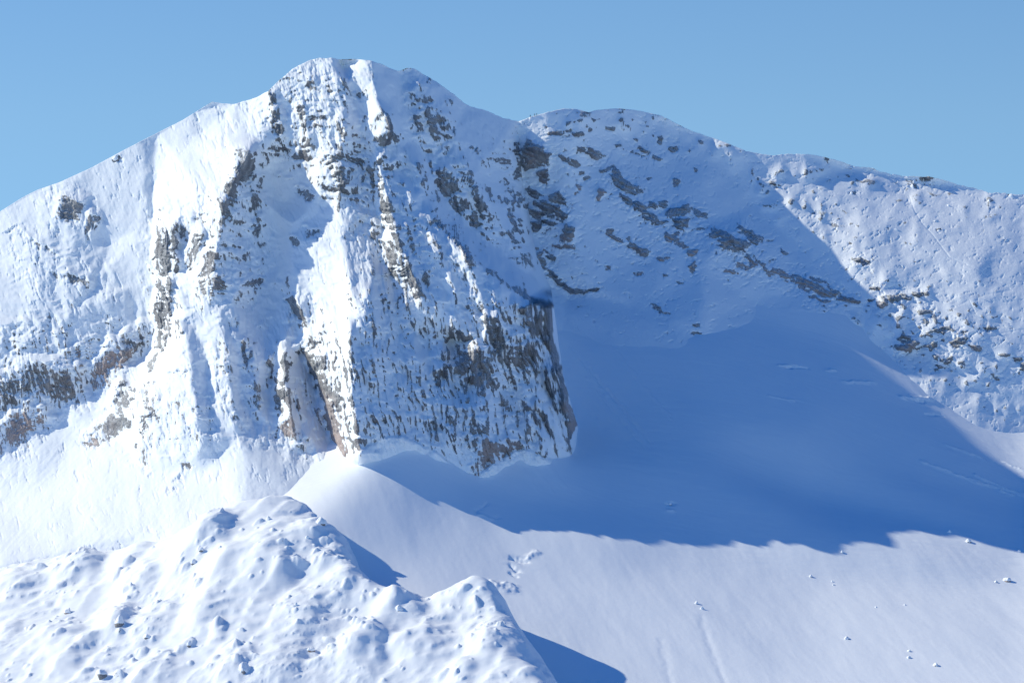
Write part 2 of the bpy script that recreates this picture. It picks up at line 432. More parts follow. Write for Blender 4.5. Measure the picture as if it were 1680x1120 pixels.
ROCK_A = [
 (115,345,17,20,0,1),(150,370,7,24,15,.8),(125,458,24,7,25,.9),(60,400,38,5,38,.55),(85,450,30,6,35,.5),(20,375,18,4,-20,.4),(190,262,6,5,0,.8),
 (60,625,34,34,0,.8),(105,630,30,34,0,.95),(15,650,24,40,0,.8),(30,705,48,30,-38,.85),(130,590,34,22,-30,.6),(175,600,18,44,32,1),(200,580,14,34,30,.9),(20,560,24,30,0,.45),(230,560,14,30,30,.6),
 (272,430,15,62,0,1),(268,515,11,60,0,1),(256,575,8,34,20,1),(300,380,18,24,0,.55),(318,410,8,34,15,.85),(340,440,9,34,18,.9),(330,480,10,24,18,.7),
 (398,275,14,30,8,1),(380,310,11,26,10,1),(368,350,8,24,5,.9),(420,320,8,34,0,.8),(412,465,16,8,0,1),(355,470,14,22,0,.7),(425,380,8,30,0,.5),(400,420,12,14,0,.5),
 (205,662,20,34,15,1.25),(185,700,34,18,-40,1.25),(152,725,10,12,-40,1),(245,655,12,34,-10,.75),(236,700,9,24,0,.6),(262,600,24,8,0,.6),(290,610,18,6,0,.5),(236,750,8,26,-20,.55),
 (360,590,26,44,0,.3),(300,690,30,30,0,.32),(270,720,30,20,0,.3),
 (470,604,7,24,0,1),(460,655,7,40,0,1),(482,665,10,28,-15,.8),(472,700,15,16,0,.95),(490,712,14,8,30,.9),(445,610,5,34,0,.7),(405,585,6,30,-10,.7),(422,650,6,24,-10,.8),
 (484,508,8,26,-25,1),(470,480,5,22,0,.8),(505,575,18,20,-30,.75),(525,610,26,34,0,.75),(545,650,20,40,-10,.95),(545,700,13,40,-22,1),(555,738,12,14,0,1),(590,730,26,14,0,.5),(575,700,14,26,0,.6),
 (447,160,5,14,0,1),(452,190,6,12,0,1),(457,212,9,10,0,1),(495,190,7,17,0,1),(507,140,5,14,0,.8),(572,150,6,22,-20,.8),(590,156,7,5,0,1),(500,215,4,18,0,.7),
 (562,290,10,22,18,1),(548,262,14,9,0,.8),(532,226,8,10,0,.6),(590,264,24,8,18,.9),(500,318,17,8,22,1),(514,382,14,7,8,1),(483,396,6,10,0,1),(470,250,22,7,20,.45),(560,215,5,22,0,.6),
 (612,300,5,32,-5,.85),(628,330,5,26,-10,.7),(642,205,5,18,-8,.85),(650,228,6,12,0,.8),(620,232,16,5,10,.6),(600,195,5,10,0,.6),
 (700,165,16,30,-25,.75),(716,200,10,26,-15,.9),(738,205,12,40,-20,.6),(757,240,14,30,-30,.5),(690,215,6,30,-10,.5),(777,247,17,8,35,1),(745,212,8,9,0,.9),(705,130,8,10,0,.8),(765,290,12,30,-25,.55),
 (728,312,20,36,-25,1.1),(702,285,9,20,-20,1.1),(748,340,18,18,-30,1.1),(775,366,16,12,30,1),(800,398,20,12,35,1),(840,430,24,10,35,.75),(790,330,8,30,-20,.6),
 (800,310,20,7,25,1),(825,330,16,10,35,1),(840,355,8,26,-10,1),(860,255,20,16,30,1.1),(845,245,14,10,0,.8),(850,285,6,26,-5,.8),(835,315,12,12,20,.8),(880,285,6,8,0,.8),
 (640,355,6,40,-15,.85),(656,405,8,38,-15,.9),(672,445,10,28,-15,.8),(694,462,12,14,0,1),(676,400,6,34,-20,.7),(716,366,11,6,30,1),(620,400,5,40,-8,.6),(720,402,8,3,10,.8),
 (770,425,6,24,-25,.8),(765,455,10,12,30,.6),(745,440,6,20,-20,.6),(700,545,30,6,0,.4),(760,500,14,20,0,.5),
 (620,560,30,90,-8,.42),(660,640,44,80,-5,.4),(600,620,16,90,-8,.45),(700,640,20,60,0,.42),(590,480,14,40,-8,.4),(560,610,30,80,-5,.36),(630,500,14,60,-10,.5),
 (885,535,18,40,-12,1.15),(868,585,24,24,0,1.15),(905,585,10,34,-10,1),(850,570,12,26,-10,.9),(790,605,22,38,-10,1.25),(812,560,12,46,-10,1.25),(762,590,22,26,0,1.1),(740,600,12,30,-20,.9),(640,430,10,40,-10,.8),(845,330,22,14,35,1.15),(852,380,12,26,-15,1.1),(862,425,12,16,0,1),(830,300,16,10,30,1),(722,620,20,9,-28,1.05),(830,590,12,30,-10,.85),
 (760,650,44,60,-5,.55),(840,660,40,50,-5,.5),(920,655,12,56,-14,.9),(940,688,6,26,-10,1),(886,684,9,26,-28,1),(800,750,18,32,20,.85),(830,735,18,18,0,.7),(730,700,30,40,0,.55),(780,700,24,50,0,.6),(850,725,26,12,-20,.6),(880,720,30,26,0,.45),
 (860,480,20,10,30,.7),(820,500,10,34,-20,.6),(870,440,20,14,30,.6),(860,510,16,24,-15,.6),
 (280,806,8,7,-30,.9),(296,786,7,6,0,.6),(312,762,7,5,-30,.7),(300,770,5,8,0,.5),(245,775,6,8,0,.5),(438,690,14,8,0,.3),
]
RED_A = [(30,705,55,34,-38,1),(175,610,22,48,32,1),(200,600,12,30,32,.8),(152,727,12,14,0,1),(472,700,20,22,0,.7),(545,690,18,46,-20,.6),(553,730,18,28,0,1),(482,660,12,22,0,.3),
         (940,680,10,44,-12,.9),(800,750,24,36,20,.75),(840,730,20,20,0,.5),(280,806,14,12,0,1),(130,590,30,30,0,.5),(870,275,10,14,0,.5),(560,745,50,12,0,.7),(720,320,20,20,0,.1)]
ROUGH_A = [(115,350,50,50,0,.5),(120,470,120,60,30,.5),(60,610,110,90,-20,1),(190,590,60,70,0,.9),(275,470,40,150,0,1),(380,380,70,160,0,1),(290,650,110,110,0,.75),(430,620,80,110,0,1),
           (520,620,80,160,0,1.1),(500,200,90,110,0,1.1),(570,260,70,90,0,1.2),(640,380,70,200,-15,1.3),(720,220,70,110,-25,1.2),(760,340,90,90,35,1.3),(840,360,60,160,-10,1.2),(650,600,120,180,0,1.1),(820,620,130,170,0,1.2),
           (520,460,50,90,0,.45),(850,250,60,60,0,1),(300,300,60,60,0,.25),(380,190,50,30,0,.5),(560,130,140,50,0,.7)]
paintA, hgtA = blobs(U, V, [(a_, b_, c_, d_, e_, f_ * (.8 if a_ < 240 and b_ > 540 else 1)) for a_, b_, c_, d_, e_, f_ in ROCK_A], (wx, wy), rel=True)
redA = blobs(U, V, RED_A, (wx * 1.5, wy * 1.5))
roughA = blur(blobs(U, V, ROUGH_A), 10)
fans = ss(0, 26, V - np.interp(U, [-900,0,60,110,150,240,330,420,500,560,600,660,720,780,800,850,890,922,990], [1000,765,720,670,745,760,735,725,765,770,745,722,748,790,772,744,756,760,700]))
roughA = roughA * (1 - 0.85 * fans)
coarse = blur(cA.Z, 2.5) * (1 - fans) + blur(cA.Z, 11) * fans
# fluting and blocks of the bare rock
dx_ = 5 * fbm(XW / 30, ZW / 30, 8, 3)
flute = fbm((XW + dx_ + ZW * .22) / 6.5, ZW / 34, 11, 4, .55, 'r')
flute2 = fbm((XW + dx_ + ZW * .15) / 2.6, ZW / 13, 12, 3, .55, 'r')
lump = fbm(XW / 24, ZW / 26, 13, 5, .55, 'r')
ledge_t = (ZW + 5 * fbm(XW / 16, ZW / 16, 14, 3) + XW * 0.12) / 9.0
saw = ledge_t - np.floor(ledge_t)
saw = np.where(saw < .8, saw / .8, (1 - saw) / .2) - .5
def sawtooth(q, rise):
    f = q - np.floor(q)
    return np.where(f < rise, f / rise, (1 - f) / (1 - rise)) - .5
saw2 = sawtooth((ZW + 9 * fbm(XW / 24, ZW / 24, 41, 3) + 4.5 * fbm(XW / 6, ZW / 9, 36, 4, .62) - .3 * XW) / (5.6 + 1.6 * ss(-.3, .3, fbm(XW / 60, ZW / 60, 42, 2))), .62)
saw3 = sawtooth((ZW + 2.2 * fbm(XW / 3.5, ZW / 4, 37, 3, .6) + .2 * XW) / 2.4, .6)
ledge_m = ss(-.1, .5, fbm(XW / 20, ZW / 12, 15, 3))
fine = fbm(XW / 3.2, ZW / 3.6, 16, 4, .6)
lowwall = blobs(U, V, [(680,620,170,150,0,1),(860,620,90,150,0,1),(540,640,60,120,0,.8),(60,620,110,70,0,.7),(270,470,40,130,0,.7)])
lowwall = blur(lowwall, 12) * (1 - fans)
R = coarse + roughA * (4.2 * lump + 3.0 * ledge_m * saw * (1 - .5 * lowwall) + 1.2 * fine + (1.7 * saw2 + .8 * saw3) * (1 - .6 * lowwall) * (1 - .85 * blur(blobs(U, V, [(450,600,110,130,0,1),(300,300,50,60,0,.8),(330,650,90,90,0,.7)]), 10)) * ss(-.35, .25, fbm(XW / 17, ZW / 17, 38, 3))) + (roughA * .9 + lowwall * 1.6) * (2.3 * flute + .9 * flute2) + hgtA * .12
R = R + asym_ridge(U, V, [(414,228,0),(411,240,12),(402,264,13),(382,300,12),(366,340,10),(361,400,9),(356,450,7),(342,500,4),(330,530,0)], 50, 9) * 1.0
R = R - 15 * blobs(U, V, [(462,300,46,56,25,1),(430,400,36,90,0,.9),(430,500,32,70,0,.7)]).astype(np.float32)
R = R + asym_ridge(U, V, [(470,560,0),(466,585,7),(472,640,8),(480,700,6),(490,740,0)], 8, 5)
R = R + asym_ridge(U, V, [(560,380,0),(575,470,5),(574,560,6),(580,650,5),(590,730,3),(592,760,0)], 22, 9)
R = R + asym_ridge(U, V, [(566,400,0),(576,480,8),(574,560,16),(576,640,20),(584,700,22),(590,745,22),(592,785,0)], 26, 70)
R = R + asym_ridge(U, V, [(610,160,0),(636,190,8),(642,222,8),(632,250,2),(640,300,4),(650,380,6),(668,430,7),(690,480,5),(700,500,0)], 14, 7)
for rib, wl_, wr_ in [([(604,430,0),(606,470,6),(612,530,7),(616,600,4),(620,660,0)], 12, 8), ([(655,470,0),(672,520,5),(684,590,6),(696,660,4),(700,700,0)], 12, 9),
                      ([(694,350,0),(706,375,5),(722,420,6),(742,470,5),(752,500,0)], 14, 10), ([(752,395,0),(764,420,5),(778,450,5),(792,500,4),(800,540,0)], 13, 9),
                      ([(722,560,0),(730,600,5),(738,660,6),(744,720,4),(746,750,0)], 12, 9), ([(812,470,0),(826,510,5),(836,560,5),(846,600,0)], 13, 9),
                      ([(790,600,0),(796,640,5),(800,700,6),(802,750,0)], 11, 9), ([(852,600,0),(862,640,5),(870,690,5),(872,730,0)], 10, 8), ([(642,560,0),(650,620,4),(656,690,4),(658,710,0)], 9, 7),
                      ([(690,160,0),(700,185,3),(712,210,4),(724,235,3),(732,260,0)], 12, 9), ([(760,250,0),(772,280,5),(786,320,5),(796,350,0)], 12, 8), ([(480,420,0),(484,450,4),(492,500,5),(500,540,0)], 10, 8)]:
    R = R + 1.15 * asym_ridge(U + wx * .5, V, rib, wl_, wr_)
for pts, w, d in [([(583,560),(590,600),(598,650),(612,706)],1.8,3.2),([(464,460),(472,500),(492,526)],4,6),([(496,585),(520,640),(546,732)],6,9),([(641,470),(652,530),(664,590)],2.4,3),
                  ([(690,560),(706,610),(716,640)],2,2.5),([(820,560),(832,610),(850,660)],2,2.5),([(870,660),(890,690),(900,712)],2,3),([(800,640),(806,690),(800,760)],1.8,2),
                  ([(612,270),(616,300),(622,350),(632,400)],3,4),([(556,98),(566,122),(580,152)],3,4),([(604,700),(604,735)],1.5,2),([(630,560),(636,620),(648,690)],1.5,2),([(765,560),(772,640),(770,700)],1.5,2),
                  ([(440,600),(448,660)],3,4),([(404,560),(416,640)],2.4,3),([(335,560),(340,640)],4,2),([(250,300),(253,360)],4,3)]:
    R = R - d * stroke(U + wx * .25, V + wy * .25, pts, w)
R = R + 7 * blobs(U, V, [(628,205,22,30,0,1)]) + 5 * blobs(U, V, [(640,262,18,16,0,1)])
gz = np.gradient(blur(R, 2.2), axis=0) / -0.392          # protrusion gained per metre of height
steep = 0.485 - gz                                         # horizontal run per metre of rise
calm0 = ss(-.30, .22, fbm((XW + .3 * ZW) / 34, ZW / 46, 28, 3))
nzS = .5 * fbm((XW + dx_ * .5 + .2 * ZW) / 1.8, ZW / 26, 33, 4, .62) + .32 * fbm((XW + dx_ * .5 + .2 * ZW) / 5, ZW / 20, 34, 4, .6) + .5 * fbm((XW + .3 * ZW) / 20, ZW / 22, 40, 4, .6)
nzA = 1.1 * fbm((XW + .25 * ZW) / 8, ZW / 12, 35, 6, .66) * 0 + .6 * fbm((XW + .25 * ZW) / 7, ZW / 12, 31, 5, .62) + .4 * fbm((XW + .25 * ZW) / 5, ZW / 16, 32, 4, .6, 'r')
nzA = nzA * (1 - .75 * lowwall) + .95 * nzS * lowwall
steepf = np.clip((np.gradient(blur(R, .9), axis=0) / -0.392 - .5) / 1.4, -.6, 1.2)
depA = 1.25 - 1.15 * roughA * np.maximum(steepf, 0) * (.5 + paintA) + .8 * np.maximum(-steepf, 0) * paintA - 3.3 * np.clip(np.maximum(paintA, .30 * roughA * (.55 + .55 * calm0)) + 1.05 * nzA - .36, 0, 1.2) - 1.5 * ss(.1, -.75, steep) * np.minimum(roughA, 1.2) * ss(-.25, .25, nzA) + 1.0 * ss(.45, 1.1, steep) - .35 * fbm(XW / 7, ZW / 9, 21, 3) - .22 * lowwall
toe = np.interp(U, [540,560,590,625,660,690,720,750,780,790,810,830,850,870,890,915,940], [760,757,738,716,712,726,742,767,790,772,756,746,736,736,747,757,742]) + 5 * fbm(U / 16, U * 0, 39, 3)
apron = ss(530, 560, U) * ss(960, 930, U) * np.clip(V - toe, 0, 200)
depA = depA + .12 * np.minimum(apron, 45) + 1.5 * ss(0, 5, apron) + ss(505, 525, U) * ss(665, 640, U) * ss(12, 5, V - np.interp(U, [520, 660], [96, 116]))
PA, rockA = snow_cover(R, steep, depA, 3.4)
# thin rills and drifts in the snow itself
rill = fbm((XW + .35 * ZW) / 3.0, ZW / 26, 23, 3, .5, 'r')
drift = fbm(XW / 16, ZW / 20, 24, 4, .5)
sn = 1 - rockA
leftf = ss(120, -120, U - 330) * ss(0, 60, V - 560)
rill2 = fbm((XW * .72 - ZW * .70) / 3.2, (XW * .70 + ZW * .72) / 40, 25, 3, .5, 'r')
crust = .55 * fbm((XW + .2 * ZW) / 9, ZW / 13, 27, 5, .58, 'r') + .6 * fbm((XW + .2 * ZW) / 13, ZW / 17, 29, 4, .5)
calm = ss(-.30, .22, fbm((XW + .3 * ZW) / 34, ZW / 46, 28, 3)) * (1 - .8 * blur(blobs(U, V, [(330,250,110,70,-30,1),(110,300,170,60,-25,1),(530,400,40,90,0,.8),(700,420,36,60,-25,.7),(820,200,60,30,25,.9),(480,260,30,60,10,.5)]), 8))
PA = PA + sn * roughA * (.35 + 1.35 * calm) * crust
PA = PA + sn * (0.9 * drift + (.12 + .2 * lowwall) * (1 - .8 * fans) * rill * (1 - leftf) + .35 * rill2 * leftf * .5)
PA = PA + (1 - sn) * .25 * fine
def P_A(u, v):
    return cA.at(u, v, PA), cA.at(u, v, rockA), cA.at(u, v, redA)
ycA = lambda v: 2205 + 0.19 * (790 - v)
jag = lambda u, s, a: a * fbm(np.asarray(u) / 9.0, np.asarray(u) * 0 + .37, s, 4, .6)
def crestA(u):
    base_ = np.interp(u, [p[0] for p in SKY_A], [p[1] for p in SKY_A])
    k = np.interp(u, [-900, 330, 430, 470, 600, 700, 860], [.3, .3, 1.3, 1.5, 1.0, 2.2, 1.6])
    return base_ + k * jag(u, 41, 1.0)
usA = np.concatenate([np.arange(-880, -60, 8.0), np.arange(-60, 984, 1.0)])
botA = lambda u: np.interp(u, [-900, 0, 100, 560, 985], [1000, 975, 945, 890, 900])
mountain = relief('mountain', usA, crestA, botA, 720, ycA, P_A, M_MOUNT, back_len=260)
mountain['label'] = 'steep snow-plastered rocky summit with fluted grey cliffs'

# ------------------------------------------------------------------ the cirque wall and its long ridge
SKY_C = [(740,262),(780,230),(820,212),(852,199),(870,192),(895,185),(925,178),(945,179),(965,184),(985,180),(1010,178),(1035,180),(1060,184),(1085,190),(1110,203),(1130,213),(1150,220),(1175,228),
         (1200,238),(1225,248),(1250,253),(1265,255),(1290,253),(1325,253),(1350,257),(1380,265),(1400,273),(1425,274),(1450,283),(1480,288),(1505,290),(1525,290),(1545,294),(1570,302),
         (1600,309),(1625,317),(1650,317),(1665,319),(1680,320),(1740,332),(2000,400),(2500,560)]
ycC = lambda v: 2410 + .44 * (490 - v)
C_LINES = [
 [(740,262,34),(780,230,44),(852,199,70),(895,185,76),(930,178,70),(960,183,66),(985,180,34),(1060,184,-8),(1110,203,-26),(1175,228,-44),(1250,253,-50),(1325,253,-58),(1400,273,-80),(1500,290,-98),(1600,309,-104),(1680,320,-110),(1740,332,-110),(2000,400,-90),(2500,560,-150)],
 [(740,620,30),(860,620,30),(940,620,20),(1150,640,-10),(1300,600,-56),(1410,580,-74),(1500,700,-62),(1600,760,-70),(1700,820,-90),(2000,850,-140),(2500,950,-200)],
 # hump: lit cap then the shaded front
 [(860,215,64),(900,222,66),(920,222,64),(950,215,60),(990,212,24),(1040,230,-6),(1090,225,-24),(1130,232,-34)],
 [(880,260,54),(930,262,52),(980,262,26),(1040,270,-2),(1100,270,-24),(1160,262,-40),(1190,262,-50)],
 # shaded trough that the sun edge follows, lit slope to its right
 [(1185,232,-36),(1200,290,-52),(1240,340,-60),(1300,400,-62),(1360,450,-62),(1400,492,-60),(1420,520,-64)],
 [(1240,300,-56),(1300,350,-56),(1360,400,-58),(1410,440,-56),(1440,470,-56)],
 [(1330,300,-62),(1400,330,-66),(1420,380,-56),(1430,420,-54),(1470,440,-56)],
 [(1450,330,-74),(1500,360,-72),(1540,410,-64),(1600,440,-62)],
 [(1590,360,-84),(1640,400,-80),(1680,430,-80)],[(1560,440,-62),(1620,470,-64),(1680,480,-72)],
 [(1440,478,-58),(1500,474,-60),(1580,490,-60),(1680,510,-68)],
 [(1440,520,-54),(1480,580,-68),(1540,600,-70),(1600,640,-78),(1680,690,-90)],
 [(1540,540,-60),(1600,560,-62),(1680,580,-70)],
 # wall above the bowl
 [(870,300,36),(890,400,14),(905,450,6),(910,470,-2)],
 [(940,320,36),(930,380,28),(950,440,16),(980,470,8)],
 [(1010,300,20),(1030,330,16),(1060,360,6),(1100,400,-2),(1150,440,-8)],
 [(1100,340,-10),(1120,365,-10),(1150,370,-18),(1190,395,-16),(1230,410,-30)],
 [(930,490,-6),(980,488,2),(1060,508,8),(1100,530,12),(1130,552,8),(1172,552,0),(1180,520,-8),(1240,500,-36),(1300,480,-48),(1400,500,-62)],
 [(930,515,6),(1060,533,14),(1130,577,16),(1180,577,5),(1240,532,-28),(1300,516,-42),(1390,530,-60)],
 [(1120,470,-2),(1155,500,2),(1150,530,6)],
]
cC = Canvas(740, 2500, 150, 900, 1.0).tin(C_LINES)
U, V = cC.A, cC.B
XW, ZW = U * 0.415, -V * 0.415
wx = 9 * fbm(XW / 9, ZW / 7, 53, 4, .6); wy = 8 * fbm(XW / 9, ZW / 7, 54, 4, .6)
ROCK_C = [
 (870,255,14,20,25,1.1),(885,262,14,14,0,1.1),(892,290,8,12,-20,.9),(876,318,12,6,30,1),(884,335,10,5,20,1),(880,372,8,10,0,.9),(886,430,8,14,-20,.9),(900,420,10,5,30,.8),(850,265,16,12,30,.9),(845,290,6,24,-5,.9),(818,318,26,8,28,1),(842,345,9,34,-12,1),(858,370,9,8,0,.9),(900,345,16,12,20,1.1),(882,352,16,6,15,1.05),(915,330,10,14,-40,1.05),(918,352,12,8,20,1),(895,365,14,5,10,.9),
 (930,385,9,16,20,.85),(925,405,14,5,0,.8),(880,410,8,4,0,.7),(892,412,6,4,0,.7),(850,400,8,18,-30,.9),(870,440,10,12,0,.6),
 (905,452,16,6,35,1),(925,470,14,6,35,.9),(950,478,14,4,5,.9),(972,476,10,3,-15,.9),(945,482,12,3,10,.8),
 (912,219,13,4,-8,1),(932,214,6,3,0,1),(950,221,7,4,-20,1),(966,212,4,4,0,1),(1000,213,7,3,15,.8),
 (940,268,10,6,30,.9),(925,262,8,4,30,.8),(975,254,16,6,25,1),(955,246,8,5,0,.7),(955,285,5,5,0,.7),(962,292,7,3,0,.7),(995,278,12,4,-12,.9),(1008,286,8,8,40,1),(985,320,5,11,30,.8),(948,310,5,7,30,.6),
 (1020,302,14,10,35,1.15),(1035,312,14,8,10,1.1),(1010,295,6,8,0,1),(1050,314,8,4,0,.8),(1026,328,12,5,40,.8),
 (1050,342,10,7,20,1),(1070,338,8,6,30,.9),(1088,336,7,6,0,.9),(1065,358,12,8,40,.9),(1085,366,10,4,0,.8),(1115,350,16,10,-20,.95),(1118,368,10,9,0,1.05),(1105,362,6,6,0,.9),(1148,352,12,4,25,.8),(1150,376,14,3,-15,.6),
 (1055,246,10,4,20,.8),(1075,260,8,4,30,.8),(1083,230,3,7,0,1),(1103,246,7,5,0,1),(1124,207,7,4,0,.9),(1108,300,7,5,0,1),(1142,280,3,6,0,.6),(1065,295,4,3,0,.7),(1040,250,30,4,15,.4),
 (1046,410,18,7,28,1.1),(1008,390,18,4,35,.85),(1000,380,6,4,0,.8),(1030,392,6,4,-30,.6),(1100,390,10,5,30,1),(1118,402,14,4,20,.9),(1108,385,10,3,-20,.8),(1135,415,7,5,0,1),(1138,440,6,8,-30,.8),(1085,425,6,3,0,.8),(1095,423,5,3,0,.7),
 (1195,396,26,12,25,1.1),(1180,386,14,8,20,1),(1228,385,20,7,30,1),(1235,398,10,6,0,1),(1205,410,12,5,0,.9),(1230,430,12,5,50,.9),(1220,438,14,4,10,.8),(1200,445,20,4,5,.6),(1250,438,24,5,45,.6),(1262,395,10,3,0,.4),(1285,413,6,3,30,.8),
 (1285,452,20,6,25,.8),(1325,468,22,8,22,1.1),(1350,480,22,6,15,1),(1340,460,16,4,20,.8),(1300,462,18,5,20,.7),(1385,490,24,5,15,.85),(1370,478,16,4,20,.7),(1345,492,20,4,10,.7),(1350,415,5,3,0,.4),
 (1080,508,14,5,35,.8),(1095,514,8,3,10,.6),(1145,547,12,3,10,.9),(1141,534,5,3,0,.7),(998,440,6,3,10,.7),(1048,448,8,3,0,.7),(1092,452,4,3,0,.8),(1113,463,7,2,15,.7),(980,430,5,3,0,.5),(960,405,4,3,0,.4),(1195,460,4,2,0,.4),
 (1270,305,10,4,15,.7),(1340,350,8,4,10,.5),(1365,370,6,4,30,.6),(1368,372,10,5,30,.5),(1412,428,15,4,10,1),(1395,400,4,3,0,.6),(1470,490,19,7,-3,1),(1447,500,7,5,-10,1),(1436,474,6,4,-10,.8),(1510,482,10,5,0,.9),(1430,495,6,5,0,.6),
 (1528,515,12,5,5,.8),(1460,518,8,5,20,.5),(1545,542,13,6,-15,1),(1518,530,6,6,30,.8),(1487,565,14,14,35,1),(1530,568,10,7,-30,.8),(1510,572,14,5,-15,.7),(1573,562,14,7,-20,1.05),(1600,572,10,5,0,1),(1580,545,8,6,0,.7),(1625,540,10,5,0,.9),
 (1555,595,10,8,-20,.8),(1540,602,10,5,0,.7),(1565,605,5,5,0,.6),(1670,590,7,5,0,.9),(1678,602,5,6,0,1),(1632,620,7,5,0,.5),(1645,617,5,3,0,.5),
 (1522,297,11,6,0,1),(1497,305,6,4,0,.9),(1490,296,8,3,0,.7),(1395,272,8,3,0,.6),(1355,262,5,3,0,.7),(1540,377,4,3,0,1),(1660,321,5,4,0,.8),(1420,288,6,3,0,.5),(1398,316,5,3,0,.6),(1245,293,4,3,0,.5),(1622,328,5,5,0,.5),
]
RED_C = [(870,262,10,14,0,.6),(985,320,12,14,0,1),(948,310,14,20,0,1),(960,350,30,14,30,1),(930,400,40,14,0,.7),(885,410,20,8,0,.8),(1000,388,24,10,30,.5),(1046,412,16,6,30,.35),(1110,398,40,12,20,.7),(1135,425,14,24,0,.8),(1090,424,20,8,0,.8),
         (1215,440,40,16,10,.9),(1290,460,60,18,25,.7),(1340,480,60,20,15,.6),(1050,448,16,8,0,.9),(1487,572,16,12,0,.6),(1000,440,20,10,0,.6),(1150,376,20,6,0,.6),(1530,300,10,6,0,.4),(1447,500,10,6,0,.5),(1600,572,14,8,0,.5)]
paintC, hgtC = blobs(U, V, [(a_, b_, c_, d_, e_, f_ * (.82 if a_ > 1300 and b_ < 620 and (b_ > 500 or b_ < 420) else 1)) for a_, b_, c_, d_, e_, f_ in ROCK_C], (wx * .8, wy * .8), rel=True)
redC = blobs(U, V, RED_C, (wx, wy))
left = ss(1250, 1150, U)
coarse = blur(cC.Z, 4)
lump = fbm(XW / 16, ZW / 13, 63, 5, .52)
knob = fbm((XW + ZW * .3) / 9, ZW / 7, 66, 3, .5, 'b')
fine = fbm(XW / 3.2, ZW / 3.0, 67, 4, .6)
bold = blobs(U, V, [(1520,545,170,90,0,1),(1640,620,60,80,0,.8),(1330,320,150,60,15,.9),(1500,300,200,40,8,.9),(1450,400,70,60,0,.6),(1050,212,150,40,8,1),(1620,350,80,40,0,.5),(1420,500,60,60,0,.6)])
bold = blur(bold, 8)
lee = blur(blobs(U, V, [(1350,450,120,90,20,1),(1440,430,60,50,0,1)]), 10)
streakC = fbm((XW + ZW * .15) / 5, (ZW) / 30, 68, 3, .5, 'r')
lowpass = blur(perlin(XW / 5.2, ZW / 4.2, 69), 1)
knobs = np.maximum(0, lowpass - .18) * bold                # snow-capped boulders
knobs2 = np.maximum(0, perlin(XW / 10.5 + 3.1, ZW / 8.0, 70) - .12) * bold
R = coarse + 2.4 * lump * (.45 + .55 * np.maximum(bold, paintC)) + 1.2 * fine * np.maximum(.07 + .10 * bold, paintC) + (6.5 * knobs + 8 * knobs2) * ss(-.4, .1, fbm(XW / 34, ZW / 24, 76, 3)) + hgtC * .30 + ss(.3,.8,paintC) * 1.3 * fbm(XW / 4, ZW / 4, 71, 3, .6, 'r') + .8 * lee * streakC
sawc = (ZW + 3.5 * fbm(XW / 8, ZW / 7, 79, 4, .6) + .45 * XW) / 4.6
sf = sawc - np.floor(sawc); sawc = np.where(sf < .6, sf / .6, (1 - sf) / .4) - .5
R = R + 2.0 * sawc * np.clip(ss(.2, .8, paintC) + .35 * bold, 0, 1)
gz = np.gradient(blur(R, 2.0), axis=0) / -0.415
steep = 1.06 - gz
near = np.clip(blur(np.minimum(paintC, 1) * 1.0, 13) * 2.6, 0, 1)
nzC = .6 * fbm((XW * .9 + ZW * .4) / 7, (ZW * .9 - XW * .4) / 4, 77, 5, .62) + .4 * fbm((XW * .9 + ZW * .4) / 5, (ZW * .9 - XW * .4) / 3.4, 78, 4, .6, 'r')
depC = 1.3 - 3.6 * np.clip(np.maximum(paintC, .42 * near) + 1.15 * nzC - .36, 0, 1.2) - .8 * ss(.2, -.7, steep) * (bold * .4 + paintC)
# undercut: outcrops are steep below and carry snow above
PC, rockC = snow_cover(R, steep, depC, 4.0)
sn = 1 - rockC
PC = PC + sn * (.8 * fbm(XW / 20, ZW / 14, 72, 4, .5) + .12 * fbm(XW / 4, ZW / 3, 73, 3) + .24 * fbm((XW + .3 * ZW) / 10, ZW / 8, 74, 4, .5) * (.4 + .6 * ss(-.2, .3, fbm(XW / 30, ZW / 20, 75, 3))))
# a ski track winds down from the ridge
trk = stroke(U, V, [(1492,322),(1500,345),(1512,365),(1530,385),(1545,405),(1558,422),(1580,432),(1600,440),(1625,456),(1655,472)], .8)
PC = PC - .45 * trk
trk = stroke(U, V, [(1605,500),(1604,488),(1625,482),(1660,476)], .7) + stroke(U, V, [(1600,512),(1590,492),(1575,500)], .6) + stroke(U, V, [(1610,590),(1600,600),(1604,580),(1606,560),(1625,552),(1650,545),(1690,538)], .6)
PC = PC - .3 * trk
def P_C(u, v):
    return cC.at(u, v, PC), cC.at(u, v, rockC), cC.at(u, v, redC)
def crestC(u):
    k = np.interp(u, [740, 860, 1130, 1250, 1450, 2000], [.4, 1.0, 1.2, 1.6, 2.4, 2.4])
    return np.interp(u, [p[0] for p in SKY_C], [p[1] for p in SKY_C]) + k * jag(u, 42, 1.0)
usC = np.concatenate([np.arange(742, 1690, 1.0), np.arange(1690, 2480, 6.0)])
botC = lambda u: np.interp(u, [740, 1000, 1200, 1410, 1500, 1700, 2500], [600, 620, 620, 640, 720, 820, 890])
ridge = relief('ridge_hill', usC, crestC, botC, 460, ycC, P_C, M_MOUNT, back_len=300)
ridge['label'] = 'long snow ridge and cirque wall with scattered rock outcrops'

